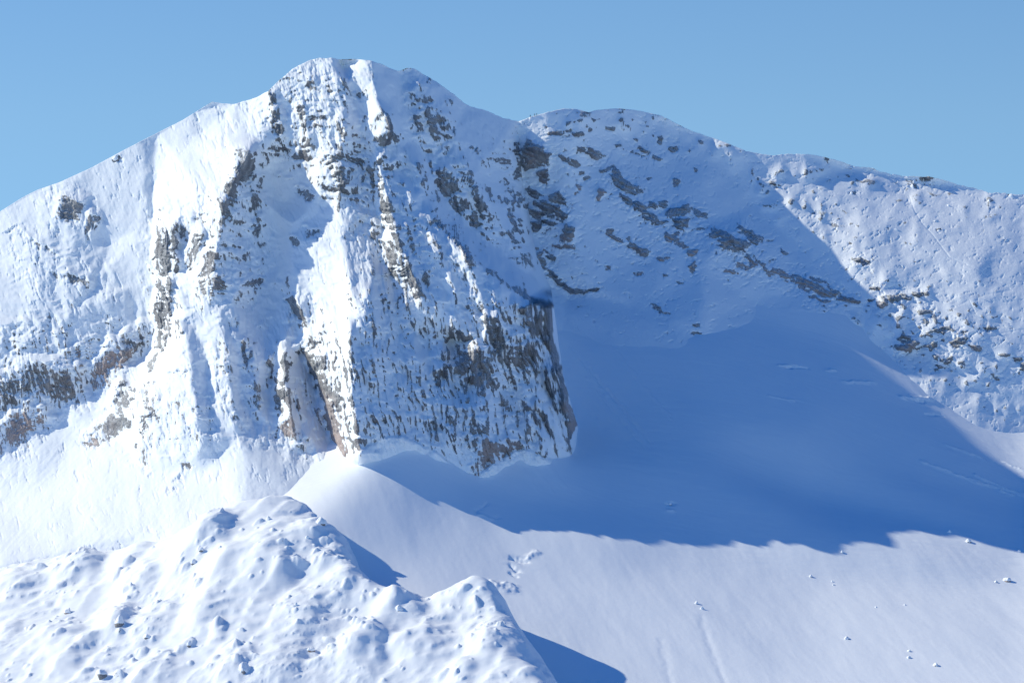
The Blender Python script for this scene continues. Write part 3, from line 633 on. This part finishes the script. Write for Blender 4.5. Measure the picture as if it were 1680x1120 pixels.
# ------------------------------------------------------------------ height fields: glacier snowfield and near hill
def w3(u, v, y): return ((u - CU) / F * y, y, (CV - v) / F * y)
B_PTS = [
 (900,480,2425),(1000,490,2425),(1150,500,2425),(1300,480,2460),(1410,505,2466),(1500,590,2446),(1600,640,2434),(1690,692,2424),
 (930,560,2362),(1150,560,2366),(1400,570,2424),(1450,590,2446),(940,650,2300),(1150,650,2305),(1400,650,2352),(1600,690,2402),
 (945,700,2262),(1150,700,2268),(1300,700,2285),(1680,740,2375),(1150,760,2225),(1400,760,2272),(1680,790,2325),
 (780,787,2158),(820,756,2173),(850,743,2184),(890,749,2188),(925,758,2206),(850,830,2142),(1000,820,2174),(1340,820,2236),(1680,830,2290),(1000,883,2120),(1180,878,2158),(1340,867,2174),(1680,883,2229),
 (560,768,2146),(600,748,2137),(660,718,2153),(720,738,2157),(560,725,2158),(600,705,2150),(660,673,2166),(720,693,2170),(780,742,2171),(820,710,2186),(850,697,2197),(890,702,2200),(640,790,2120),(720,800,2132),(620,850,2085),(720,860,2100),(800,870,2108),(700,920,2062),(850,950,2062),(1000,950,2078),(1340,950,2125),(1680,960,2150),
 (850,1030,2005),(1000,1120,1960),(1300,1120,1978),(1680,1120,1990),(500,850,2070),(540,900,2055),(600,960,2030),(700,1000,2010),(700,1120,1945)]
ptsB = [w3(*p) for p in B_PTS]
ptsB += [(0,1700,-275),(300,1700,-272),(-150,1700,-280),(-400,1900,-260),(-400,2200,-210),(-150,2000,-175),(-150,2150,-84),(-120,2200,-60),(-100,2500,40),(0,2560,80),(150,2600,80),(300,2560,50),(450,2500,-20),(480,2300,-90),(480,2100,-150),(480,1700,-280),
         (-100,2260,-20),(0,2480,30),(-20,2250,-50)]
cB = Canvas(-420, 500, 1690, 2620, 1.0).tin([[p] for p in ptsB])
cB.Z = blur(blur(cB.Z, 9), 7)
X, Y = cB.A, cB.B
zb = cB.Z
wind = fbm((X + .3 * Y) / 18, (Y - .3 * X) / 60, 81, 4)
cB.Z = zb + .8 * fbm(X / 90, Y / 120, 82, 3) + .3 * wind
# finer canvas is evaluated at mesh resolution
def gap(a, b): return a + 0 * b
def uv_feature(u, v):
    """world x, y of a photo point on the snowfield"""
    ys = np.arange(1700, 2600, .5); xs = (u - CU) / F * ys; zs = (CV - v) / F * ys
    h = cB.at(xs, ys); k = np.argmax(h >= zs)
    return xs[k], ys[k]
FEAT = []
for (u0, v0), (u1, v1), w, d in [((1290,603),(1312,602),1.0,-1.3),((1312,602),(1328,605),.9,-1.0),((1278,600),(1296,600),.9,.8),((1478,652),(1530,656),1.4,1.1),((1500,657),(1515,659),1.0,-1.4),((1520,680),(1545,681),1.0,-1.0),((1355,608),(1370,608),1,.8),
                         ((1385,627),(1435,628),1.2,.7),((1552,730),(1608,750),1.1,.8),((1515,758),(1610,795),1.2,1.0),((1600,780),(1680,812),1.4,1.0),((1590,785),(1640,802),1,.9),((1650,760),(1690,775),1.2,.9),((1265,650),(1300,658),.9,.6),((1640,805),(1662,813),1,.9),
                         ((840,915),(862,920),2.0,-1.5),((836,926),(850,936),1.6,-1.2),((845,944),(838,940),1.0,-1),((862,918),(880,906),1.6,.8),((780,838),(800,826),1.0,-.5),((800,850),(818,848),1.0,-.5),((790,846),(806,852),1.5,.8),
                         ((1095,826),(1108,827),1.0,-1.0),((1095,838),(1104,838),1.0,.8),((812,966),(845,970),2.0,1.4),((806,958),(816,962),2.5,2.2),((828,960),(840,962),2.0,1.6)]:
    a = uv_feature(u0, v0); b = uv_feature(u1, v1); FEAT.append(([a, b], w, d))
for k in range(16):
    rr_ = random.Random(k); u0 = rr_.uniform(915, 1000); v0 = rr_.uniform(560, 640); L_ = rr_.uniform(60, 170)
    FEAT.append(([uv_feature(u0, v0), uv_feature(u0 + L_ * .75, v0 + L_ * .9)], rr_.uniform(.8, 1.8), rr_.uniform(-.35, .35)))
for k in range(7):
    rr_ = random.Random(k + 50); u0 = rr_.uniform(860, 900); v0 = rr_.uniform(752, 775); L_ = rr_.uniform(25, 50)
    FEAT.append(([uv_feature(u0, v0), uv_feature(u0 + L_ * .6, v0 + L_)], rr_.uniform(.8, 1.4), rr_.uniform(-.2, .25)))
lines_v = [[uv_feature(1150, 1010), uv_feature(1158, 1040), uv_feature(1180, 1100), uv_feature(1190, 1119)], [uv_feature(1085, 1050), uv_feature(1100, 1119)]]
xs = np.concatenate([np.arange(-415, -130, 5.0), np.arange(-130, 345, .55), np.arange(345, 495, 5.0)])
ys = np.concatenate([np.arange(1700, 1900, 3.0), np.arange(1900, 2130, .8), np.arange(2130, 2470, .8), np.arange(2470, 2615, 4.0)])
X, Y = np.meshgrid(xs, ys)
Z = cB.at(X, Y)
rip = fbm(X / 14 + .1 * fbm(X / 20, Y / 20, 87, 2), Y / 2.6, 83, 3) * ss(2090, 2140, Y)
rip2 = fbm(X / 22 + .2 * fbm(X / 30, Y / 30, 91, 2), Y / 6, 92, 3) * ss(2130, 2180, Y)
Z = Z + .16 * rip2 + .12 * rip + .03 * fbm(X / 5, Y / 9, 84, 3) + .035 * fbm((X + .2 * Y) / 5, Y / 40, 85, 3, .5, 'r') * ss(2100, 2000, Y)
wfx = 2.5 * fbm(X / 5, Y / 5, 89, 3); wfy = 2.5 * fbm(X / 6, Y / 4, 90, 3)
for pts, w, d in FEAT:
    f = stroke(X + wfx, Y + wfy, pts, w * .8)
    Z = Z + d * f * (1 + .35 * fbm(X / 2, Y / 2, 86, 2))
for pts in lines_v:
    side = stroke(X + 1.5 * fbm(X / 6, Y / 6, 88, 2), Y, pts, 1.6)
    Z = Z - .25 * side
snowfield = grid_mesh('snowfield', X, Y, Z, {'rock': Z * 0 - 1, 'red': Z * 0}, M_SNOW, flip=False)
HB = height_lookup(xs, ys, Z)
snowfield['kind'] = 'structure'
snowfield['label'] = 'smooth snow-covered glacier bowl below the cliffs'

# near hill
D_PTS = [
 (-60,930,2158),(0,930,2144),(0,1000,2075),(0,1120,1980),(80,915,2140),(150,902,2126),(150,1000,2052),(150,1120,1955),
 (250,885,2102),(250,915,2078),(250,1000,2025),(250,1120,1945),(335,862,2082),(340,880,2060),(400,900,2035),(400,1000,1985),(400,1120,1925),
 (400,815,2098),(480,806,2100),(500,850,2066),(545,850,2056),(500,900,2035),(520,960,2005),(560,900,2020),(600,945,1996),(650,966,1986),(700,970,1990),
 (600,1010,1975),(600,1120,1915),(700,1050,1942),(760,952,1992),(800,954,1990),(822,990,1962),(850,1030,1934),(880,1080,1900),(900,1130,1870),(800,1060,1920),(700,1120,1905),(800,1130,1880)]
ptsD = [w3(*p) for p in D_PTS]
for u, v, y in [(545,850,2056),(560,900,2020),(600,945,1996),(650,966,1986),(700,968,1990),(760,952,1992),(800,954,1990),(822,990,1962),(850,1030,1934),(880,1080,1900),(900,1130,1870)]:
    x, y, z = w3(u, v, y)
    ptsD += [(x + 9, y + 14, z - 12), (x + 36, y + 44, z - 60), (x + 90, y + 90, z - 150)]
ptsD += [(-330,2360,-190),(-250,2330,-190),(-300,2240,-160),(-230,2220,-150),(-200,2290,-190),(-165,2200,-140),(-140,2170,-130),(-110,2170,-130),(-60,2150,-150),(-20,2150,-190),(60,2100,-260),(100,1960,-260),(-600,2300,-180),(-600,1900,-300),(-300,1800,-290),(-100,1800,-260),(30,1800,-250),(80,1850,-280)]
cD = Canvas(-620, 130, 1790, 2370, 1.0).tin([[p] for p in ptsD])
cD.Z = blur(blur(cD.Z, 4), 4)
xs = np.concatenate([np.arange(-600, -310, 4.0), np.arange(-310, 80, .5)])
ys = np.concatenate([np.arange(1800, 1890, 2.0), np.arange(1890, 2340, .62)])
X, Y = np.meshgrid(xs, ys)
Z = cD.at(X, Y)
a_ = math.radians(28); xr = X * math.cos(a_) + Y * math.sin(a_) * .6; yr = -X * math.sin(a_) * .6 + Y * math.cos(a_)
steepm = ss(2260, 2180, Y) 
h1 = fbm(X / 48, Y / 56, 101, 5, .55, 'n')
h2 = fbm(xr / 17, yr / 12, 102, 4, .5, 'b')
h3 = np.maximum(0, fbm(xr / 9, yr / 6, 103, 3, .5) - .30) * (fbm(X / 30, Y / 25, 110, 2) > 0)
lt = (Y * .42 - X * .75 + 9 * fbm(X / 34, Y / 40, 111, 4)) / 15.0
lw = lt - np.floor(lt); led = np.where(lw < .78, lw / .78, (1 - lw) / .22) - .5
ledm = ss(-.25, .2, fbm(X / 40, Y / 40, 112, 3))
patch = ss(-.15, .35, fbm(X / 60, Y / 40, 104, 3))
fan = ss(2150, 2240, Y)
R = Z + (1 - .8 * fan) * (3.2 * h1 + 1.4 * led * ledm - 1.6 * h2 * (.3 + .7 * patch) + 7 * h3 * (.25 + .75 * patch) + 1.2 * fbm(xr / 5, yr / 2.6, 109, 4, .55, 'r') * (.3 + patch))
def hill_xy(u, v):
    yy = np.arange(1800, 2350, .5); xx = (u - CU) / F * yy; k = np.argmax(cD.at(xx, yy) >= (CV - v) / F * yy)
    return xx[k], yy[k]
for k in range(46):
    rr_ = random.Random(k + 700); u = rr_.uniform(0, 860); v = rr_.uniform(885, 1115)
    if u > 560 and v < 955 + (u - 560) * .15: continue
    x0, y0 = hill_xy(u, v); rp = rr_.uniform(4, 10); hh = rr_.uniform(1.5, 4.0)
    q = np.sqrt((X + 2.5 * fbm(X / 12, Y / 12, 141, 2) - x0) ** 2 + ((Y - y0) * .6) ** 2) / rp
    R = R + hh * np.exp(-q ** 3)
wxd = 4 * fbm(X / 9, Y / 9, 113, 3); wyd = 5 * fbm(X / 9, Y / 9, 114, 3)
for u, v, rp, hh in [(345,868,12,10),(60,892,16,9),(120,935,13,7),(170,885,11,6),(20,960,16,8),(410,800,15,6),(500,802,8,5),(470,790,7,3),(540,842,5,4),(515,872,10,5),(556,908,7,5),(790,968,13,8),(740,985,9,5),(650,995,12,6),
                     (690,1060,13,8),(300,905,12,5),(450,905,20,5),(500,1010,15,6),(330,1015,15,6),(190,1025,9,6),(600,1075,13,7),(380,1095,11,5),(560,965,9,5),(230,950,12,5),(90,1050,14,6),(800,1050,8,4),(250,1100,14,5),(460,1090,14,5)]:
    x0, y0 = hill_xy(u, v)
    q = np.sqrt((X + wxd - x0) ** 2 + ((Y + wyd - y0) * .7) ** 2) / rp
    R = R + .95 * hh * np.exp(-q ** 2.4 * 1.2)
def stair(h, st, rise):
    q = h / st; f = q - np.floor(q)
    return (np.floor(q) + np.where(f < 1 - rise, f * .35 / (1 - rise), .35 + .65 * (f - (1 - rise)) / rise)) * st - h
ka = ss(-.2, .15, fbm(X / 45, Y / 50, 121, 3)) * (1 - .9 * ss(2120, 2200, Y))
kb = ss(-.1, .2, fbm(X / 22, Y / 26, 122, 3)) * (1 - .9 * ss(2120, 2200, Y))
hq = R + 5 * fbm(X / 26, Y / 30, 123, 5, .55) - .10 * X
R = R + .62 * ka * stair(hq, 5.5, .22)
hq = R + 3 * fbm(X / 10, Y / 12, 124, 4, .6) - .2 * X
R = R + .55 * kb * stair(hq, 2.2, .25)
R = R + .35 * fbm(X / 2.6, Y / 2.6, 105, 3) * patch
S = blur(R, 2.6, 2.2) + .45
d = R - S
w = ss(-.4, .5, d)
Z = S + .5 * (d + np.sqrt(d * d + .12)) - .1 + .10 * fbm(xr / 9, yr / 2.2, 106, 3)
rd = random.Random(5)
wz = 1.6 * fbm(X / 4, Y / 4, 135, 3)
for k in range(420):                                   # snow-draped blocks of every size
    u = rd.uniform(-20, 880); v = rd.uniform(860, 1118)
    if u > 560 and v < 940 + (u - 560) * .1: continue
    x0, y0 = hill_xy(u, v)
    if fbm(np.array([x0 / 38.]), np.array([y0 / 38.]), 136, 2)[0] < -.05: continue
    rp = rd.choice([1.0, 1.3, 1.6, 2.2, 3.4]) * rd.uniform(.8, 1.2); hh = rp * rd.uniform(.45, .9); an = rd.uniform(0, 3.1); el = rd.uniform(.5, .9)
    i0, i1 = np.searchsorted(xs, [x0 - 3 * rp - 2, x0 + 3 * rp + 2]); j0, j1 = np.searchsorted(ys, [y0 - 3 * rp - 2, y0 + 3 * rp + 2])
    dx = X[j0:j1, i0:i1] - x0 + wz[j0:j1, i0:i1] * min(1, rp / 2.5); dy = Y[j0:j1, i0:i1] - y0 + wz[j0:j1, i0:i1] * .5
    ex = (dx * math.cos(an) + dy * math.sin(an)) / rp; ey = (-dx * math.sin(an) + dy * math.cos(an)) / (rp * el)
    Z[j0:j1, i0:i1] += hh * np.exp(-(ex ** 2 + ey ** 2) ** 1.7)
gy = np.gradient(Z, axis=0) / np.gradient(Y, axis=0)
gx = np.gradient(Z, axis=1) / np.gradient(X, axis=1)
sl = np.hypot(gx, gy)
rockD = ss(1.1, 2.6, sl) * .55 * ss(-.1, .3, fbm(X / 22, Y / 22, 107, 3)) + .25 * w * ss(.9, 1.6, sl)
redD = ss(0, .4, fbm(X / 30, Y / 30, 108, 2))
hill = grid_mesh('hill', X, Y, Z, {'rock': rockD - .1, 'red': redD}, M_SNOW)
HD = height_lookup(xs, ys, Z)
hill['kind'] = 'structure'
hill['label'] = 'hummocky snow-buried rocky hill in front of the summit'

# low valley floor far below, out to the horizon
xs = np.linspace(-9000, 9000, 60); ys = np.linspace(200, 9000, 60)
X, Y = np.meshgrid(xs, ys)
Z = -420 + 40 * fbm(X / 900, Y / 900, 120, 4)
ground = grid_mesh('ground', X, Y, Z, {'rock': Z * 0 - 1, 'red': Z * 0}, M_SNOW)
ground['kind'] = 'structure'

# ------------------------------------------------------------------ boulders lying on the snow
def simple_mat(name, col, rough=.85):
    m = bpy.data.materials.new(name); m.use_nodes = True
    nt = m.node_tree; L = nt.links.new; bs = nt.nodes['Principled BSDF']
    tcn = N(nt, 'ShaderNodeTexCoord'); n = N(nt, 'ShaderNodeTexNoise'); n.inputs['Scale'].default_value = 1.3; n.inputs['Detail'].default_value = 6
    L(tcn.outputs['Object'], n.inputs['Vector'])
    r = N(nt, 'ShaderNodeValToRGB'); r.color_ramp.elements[0].position = .3; r.color_ramp.elements[1].position = .7
    r.color_ramp.elements[0].color = tuple(c * .6 for c in col) + (1,); r.color_ramp.elements[1].color = tuple(min(1, c * 1.2) for c in col) + (1,)
    L(n.outputs[0], r.inputs[0]); L(r.outputs[0], bs.inputs['Base Color']); bs.inputs['Roughness'].default_value = rough
    b = N(nt, 'ShaderNodeBump'); b.inputs['Distance'].default_value = .3; L(n.outputs[0], b.inputs['Height']); L(b.outputs[0], bs.inputs['Normal'])
    return m
M_GREY = simple_mat('grey_limestone', (.27, .26, .26)); M_BROWN = simple_mat('rusty_limestone', (.38, .28, .22))
M_CAP = simple_mat('fresh_snow', (.88, .90, .93)); M_CAP.node_tree.nodes['Color Ramp'].color_ramp.elements[0].color = (.86, .89, .93, 1)

def ray_hit(hf, u, v, y0, y1):
    yy = y0
    while yy < y1:
        if hf((u - CU) / F * yy, yy) >= (CV - v) / F * yy: break
        yy += .5
    return ((u - CU) / F * yy, yy, hf((u - CU) / F * yy, yy))

def on_relief(c, Pm, base, u, v):
    yd = float(base(v) - c.at(u, v, Pm))
    return ((u - CU) / F * yd, yd, (CV - v) / F * yd)

def boulder(loc, w, h, label, seed, brown=False, cap=.25):
    """angular block half sunk in the snow, with a snow cap as its part"""
    from mathutils import noise
    rnd = random.Random(seed)
    bm = bmesh.new(); bmesh.ops.create_icosphere(bm, subdivisions=4, radius=1)
    off = Vector((seed * 3.1, seed * 1.7, 0))
    planes = [(Vector((rnd.uniform(-1, 1), rnd.uniform(-1, 1), rnd.uniform(-.4, 1))).normalized(), rnd.uniform(.55, .85)) for _ in range(9)]
    for vtx in bm.verts:
        d = vtx.co.normalized(); r = 1.0
        for nrm, k in planes:
            t = d.dot(nrm)
            if t > 0: r = min(r, k / max(t, 1e-3))
        r *= 1 + .12 * noise.noise(d * 2.2 + off) + .05 * noise.noise(d * 6 + off)
        vtx.co = Vector((d.x * r * w / 2, d.y * r * w / 2 * .9, d.z * r * h))
    me = bpy.data.meshes.new('boulder'); bm.to_mesh(me)
    me.materials.append(M_BROWN if brown else M_GREY)
    o = bpy.data.objects.new('boulder', me); scene.collection.objects.link(o); o.location = loc
    o['label'] = label; o['category'] = 'boulder'; o['group'] = 'boulders lying on the snow'
    # snow cap: upper faces lifted into a closed rounded lid
    bmesh.ops.delete(bm, geom=[f for f in bm.faces if f.normal.z < .25 and f.calc_center_median().z < h * .62], context='FACES')
    th = {vtx: (.10 + cap * h * max(0, vtx.normal.z)) * (0.5 if vtx.is_boundary else 1) for vtx in bm.verts}
    for vtx in bm.verts: vtx.co += Vector((0, 0, th[vtx])) + vtx.normal * (.01 if vtx.is_boundary else .12)
    geo_ = bmesh.ops.extrude_face_region(bm, geom=bm.faces[:])
    for g in geo_['geom']:
        if isinstance(g, bmesh.types.BMVert): g.co.z -= .35 + cap * h
    bmesh.ops.recalc_face_normals(bm, faces=bm.faces)
    mc = bpy.data.meshes.new('snow_cap'); bm.to_mesh(mc); bm.free()
    for p in mc.polygons: p.use_smooth = True
    mc.materials.append(M_CAP)
    c = bpy.data.objects.new('snow_cap', mc); scene.collection.objects.link(c); c.parent = o
    return o

MPX = .37
for i, (u, v, wp, hp, lab, br) in enumerate([
 (1143, 988, 9, 4.5, 'small grey boulder, upper one of a close pair alone on the sunlit snowfield', False),
 (1152, 997, 10, 4, 'small snow-capped boulder just below its twin, left of centre on the sunlit snowfield', False),
 (1331, 944, 9, 4, 'lone small snow-capped rock on the sunlit snowfield above two tiny stones', False),
 (1365, 953, 4, 2, 'tiny stone, upper of two specks in the middle of the sunlit snowfield', False),
 (1367, 959, 5, 1.6, 'tiny flat stone, lower of two specks in the middle of the sunlit snowfield', False),
 (1381, 905, 7, 3.5, 'small rock on sunlit snow just under the shadow edge, its left trail streaked', False),
 (1389, 1045, 14, 5, 'flat snow-capped boulder alone in the middle of the lower snowfield', False),
 (1437, 995, 4, 2, 'tiny stone speck above the flat middle boulder, left of another speck', False),
 (1484, 991, 4, 2, 'tiny stone speck right of a similar one, far from larger rocks', False),
 (1491, 1066, 8, 3.5, 'small grey rock, upper of a pair near the lower right snowfield', False),
 (1491, 1077, 10, 3, 'low snow-capped rock, lower of a pair near the lower right snowfield', False),
 (1535, 1089, 13, 4.5, 'brownish flat boulder, the lowest rock on the right snowfield', True),
 (1558, 871, 9, 4, 'small boulder standing right on the glacier shadow edge', False),
 (1588, 886, 15, 5, 'wide snow-capped boulder on sunlit snow just below the shadow edge', False),
 (1634, 953, 9, 3, 'small low rock left of the big snow-capped boulder near the right border', False),
 (1651, 949, 20, 6.5, 'largest snow-capped boulder on the sunlit snowfield, near the right border', True),
 (1672, 903, 8, 3.5, 'small rock at the right border between shadow edge and large boulder', False),
 (1099, 826, 8, 3.5, 'small shaded boulder in the dark blue part of the glacier bowl', False),
 ]):
    p = ray_hit(HB, u, v + hp * .5, 1720, 2600)
    boulder((p[0], p[1], p[2] - .25 * hp * MPX), wp * MPX * .75, hp * MPX * 1.0, lab, i + 3, br, cap=.15)
hill_b = [
 (535, 835, 17, 11, 'brown boulder with a snow cap and long shadow at the hill edge above the snowfield', True),
 (528, 855, 20, 10, 'broken grey-brown block on the hill just below the brown boulder', True),
 (504, 880, 8, 4, 'small rock on the upper hill left of the broken block', False),
 (330, 901, 8, 5, 'dark little rock on the smooth upper left of the hill', False),
 (360, 897, 6, 4, 'brown pebble-like rock beside the dark one on the upper hill', True),
 (440, 850, 9, 6, 'small snow-capped rock in the hollow of the upper hill', False),
 (318, 921, 10, 6, 'grey stone poking from the hill snow below the dark little rock', False),
 (241, 1043, 12, 7, 'round snow-capped boulder on the lower left of the hill', False),
 (310, 1056, 10, 8, 'pointed snow-capped rock low on the hill below the cracked ledge', False),
 (486, 992, 6, 5, 'dark upright rock on the bare right shoulder of the hill', False),
 (112, 1002, 14, 8, 'brown-faced boulder on the left flank of the hill', True),
 (510, 1065, 14, 7, 'light brown rock near the bottom edge in the middle of the hill', True),
 (656, 998, 16, 7, 'pale brown slab on the knoll above the lower snowfield', True),
 (402, 1095, 22, 13, 'large grey boulder half buried at the bottom of the hill', False),
 (25, 912, 24, 14, 'dark weathered block at the left border of the hill', True),
 (125, 888, 20, 12, 'dark brown notch rock between the two rounded mounds on the left', True),
 (195, 1018, 22, 12, 'dark broken rock group stone in the hollow on the left hill', False),
 (168, 1102, 16, 8, 'grey rock close to the bottom left corner of the hill', False),
]
for i, (u, v, wp, hp, lab, br) in enumerate(hill_b):
    p = ray_hit(HD, u, v + hp * .3, 1800, 2340)
    boulder((p[0], p[1], p[2] - .3 * hp * MPX), wp * MPX * .95, hp * MPX * 1.05, lab, i + 40, br, cap=.12)
ridge_b = [
 (1540, 378, 11, 7, 'boulder with a shadow beside the ski track on the right slope', False),
 (1524, 297, 22, 13, 'biggest dark boulder standing on the ridge line at the right', False),
 (1497, 305, 12, 13, 'upright snow-capped boulder left of the biggest ridge boulder', True),
 (1505, 292, 16, 7, 'flat dark rock on the ridge line left of the biggest boulder', False),
 (1660, 321, 14, 9, 'rounded snow-capped boulder on the ridge near the right border', False),
 (1470, 376, 7, 6, 'small snow-capped rock left of the boulder by the ski track', False),
 (1535, 362, 14, 5, 'flat snow-covered slab above the boulder by the ski track', False),
 (1556, 337, 8, 5, 'small rock halfway between ridge line and ski track boulder', False),
 (1623, 328, 9, 8, 'brownish boulder just under the ridge line near the right border', True),
 (1355, 262, 10, 6, 'dark rock on the left end of the lit ridge line', False),
 (1396, 273, 18, 8, 'dark jagged rock on the middle of the lit ridge line', False),
 (1397, 316, 8, 6, 'small dark rock below the middle of the lit ridge line', False),
]
for i, (u, v, wp, hp, lab, br) in enumerate(ridge_b):
    v = max(v, float(crestC(u)) + 1.5)
    x, y, z = on_relief(cC, PC, ycC, u, v + hp * .3)
    boulder((x, y + wp * .1, z - .1 * hp), wp * .36, hp * .4 * .8, lab, i + 80, br, cap=.15)
x, y, z = on_relief(cA, PA, ycA, 190, 262)
boulder((x, y, z - .4), 5, 2.6, 'single small rock on the smooth left ridge of the summit', 99, False)

# ------------------------------------------------------------------ people
def skin_mesh(name, joints, edges, mat, sub=2):
    me = bpy.data.meshes.new(name); me.from_pydata([j[:3] for j in joints], edges, [])
    o = bpy.data.objects.new(name, me); scene.collection.objects.link(o)
    md = o.modifiers.new('skin', 'SKIN')
    for k, j in enumerate(joints):
        me.skin_vertices[0].data[k].radius = (j[3], j[4] if len(j) > 4 else j[3])
    me.skin_vertices[0].data[0].use_root = True
    sb = o.modifiers.new('sub', 'SUBSURF'); sb.levels = sub; sb.render_levels = sub
    dg = bpy.context.evaluated_depsgraph_get()
    out = bpy.data.meshes.new_from_object(o.evaluated_get(dg))
    bpy.data.objects.remove(o)
    out.name = name; out.materials.clear(); out.materials.append(mat)
    for p in out.polygons: p.use_smooth = True
    return out
M_TROUS = simple_mat('dark_trousers', (.035, .035, .045)); M_SKIN = simple_mat('skin', (.55, .36, .27))
COATS = [simple_mat('black_jacket', (.03, .03, .035)), simple_mat('navy_jacket', (.03, .05, .12)), simple_mat('red_jacket', (.30, .04, .03)), simple_mat('grey_jacket', (.12, .12, .13))]
def make_person_meshes(stride):
    s = stride
    J = [(0,0,.95,.15,.11),(0,0,1.15,.13,.10),(0,0,1.38,.17,.11),(0,0,1.50,.06),(0,.0,1.58,.075,.085),(0,.01,1.68,.085,.10),(0,.01,1.77,.05),
         (-.10,0,.90,.095),(-.12,-.5*s,.50,.065),(-.12,-.25*s,.09,.045),(-.12,-.25*s-.14,.04,.035),
         (.10,0,.90,.095),(.12,.15*s,.50,.065),(.12,.75*s,.12,.045),(.12,.75*s-.13,.05,.035),
         (-.20,0,1.42,.06),(-.27,.04+.3*s,1.16,.045),(-.28,-.12+.1*s,.95,.035),(-.28,-.18,.90,.03),
         (.20,0,1.42,.06),(.27,.04-.2*s,1.16,.045),(.28,-.16,.98,.035),(.28,-.22,.93,.03),
         (0,-.10,1.66,.018)]
    E = [(0,1),(1,2),(2,3),(3,4),(4,5),(5,6),(0,7),(7,8),(8,9),(9,10),(0,11),(11,12),(12,13),(13,14),(2,15),(15,16),(16,17),(17,18),(2,19),(19,20),(20,21),(21,22),(5,23)]
    body = skin_mesh('person', J, E, M_TROUS)
    body.materials.append(M_SKIN)
    for p in body.polygons:
        if p.center.z > 1.52 or (p.center.z < 1.0 and abs(p.center.x) > .25): p.material_index = 1
    JJ = [(0,0,.88,.18,.14),(0,0,1.15,.16,.13),(0,0,1.38,.195,.135),(0,0,1.50,.08),(-.20,0,1.42,.08),(-.27,.04+.3*s,1.16,.062),(-.28,-.10+.1*s,.97,.05),(.20,0,1.42,.08),(.27,.04-.2*s,1.16,.062),(.28,-.14,1.0,.05)]
    coat = skin_mesh('jacket', JJ, [(0,1),(1,2),(2,3),(2,4),(4,5),(5,6),(2,7),(7,8),(8,9)], COATS[0])
    hat = skin_mesh('hat', [(0,.015,1.71,.095,.11),(0,.015,1.80,.07)], [(0,1)], COATS[0])
    return body, coat, hat
STAND = make_person_meshes(.1); WALK = make_person_meshes(.45)
def person(loc, rz, meshes, coat, hatm, label, group, tall=1.0):
    b = bpy.data.objects.new('person', meshes[0]); scene.collection.objects.link(b)
    b.location = loc; b.rotation_euler = (0, 0, rz); b.scale = (tall,) * 3
    b['label'] = label; b['category'] = 'person'; b['group'] = group
    for nm, me, mt in (('jacket', meshes[1], coat), ('hat', meshes[2], hatm)):
        m2 = me.copy(); m2.materials.clear(); m2.materials.append(mt)
        c = bpy.data.objects.new(nm, m2); scene.collection.objects.link(c); c.parent = b
for u, dv, rz, ms, k, hm, lab in [(870, 0, .6, STAND, 0, 3, 'hiker in dark clothes standing apart on the saddle ridge, left of the other two'),
                              (877, 0, -.7, STAND, 1, 0, 'hiker in dark blue on the saddle ridge, middle one of three'),
                              (880.5, 0, 1.4, WALK, 0, 0, 'hiker in black on the saddle ridge, right of the close pair')]:
    vv = float(crestC(u)) + .6
    x, y, z = on_relief(cC, PC, ycC, u, vv)
    person((x, y - .1, z - .15), rz, ms, COATS[k], COATS[hm], lab, 'hikers standing on the saddle ridge', 1.1)
for u, v, rz, ms, k, lab in [(1606, 487, 1.2, WALK, 0, 'hiker in dark clothes at the upper end of the track below the domed snow slope'),
                          (1590, 511, 1.0, WALK, 3, 'grey-clad hiker lowest on the left of the right slope party'),
                          (1625, 514, 1.3, WALK, 0, 'black-clad hiker casting a shadow in the middle of the right slope'),
                          (1644, 528, 1.3, WALK, 2, 'hiker in reddish jacket furthest down to the right on the lit slope')]:
    x, y, z = on_relief(cC, PC, ycC, u, v)
    person((x * (1 - 1.5 / y), y - 1.5, z - .15), rz, ms, COATS[k], COATS[0], lab, 'hikers crossing the right slope', 1.15)
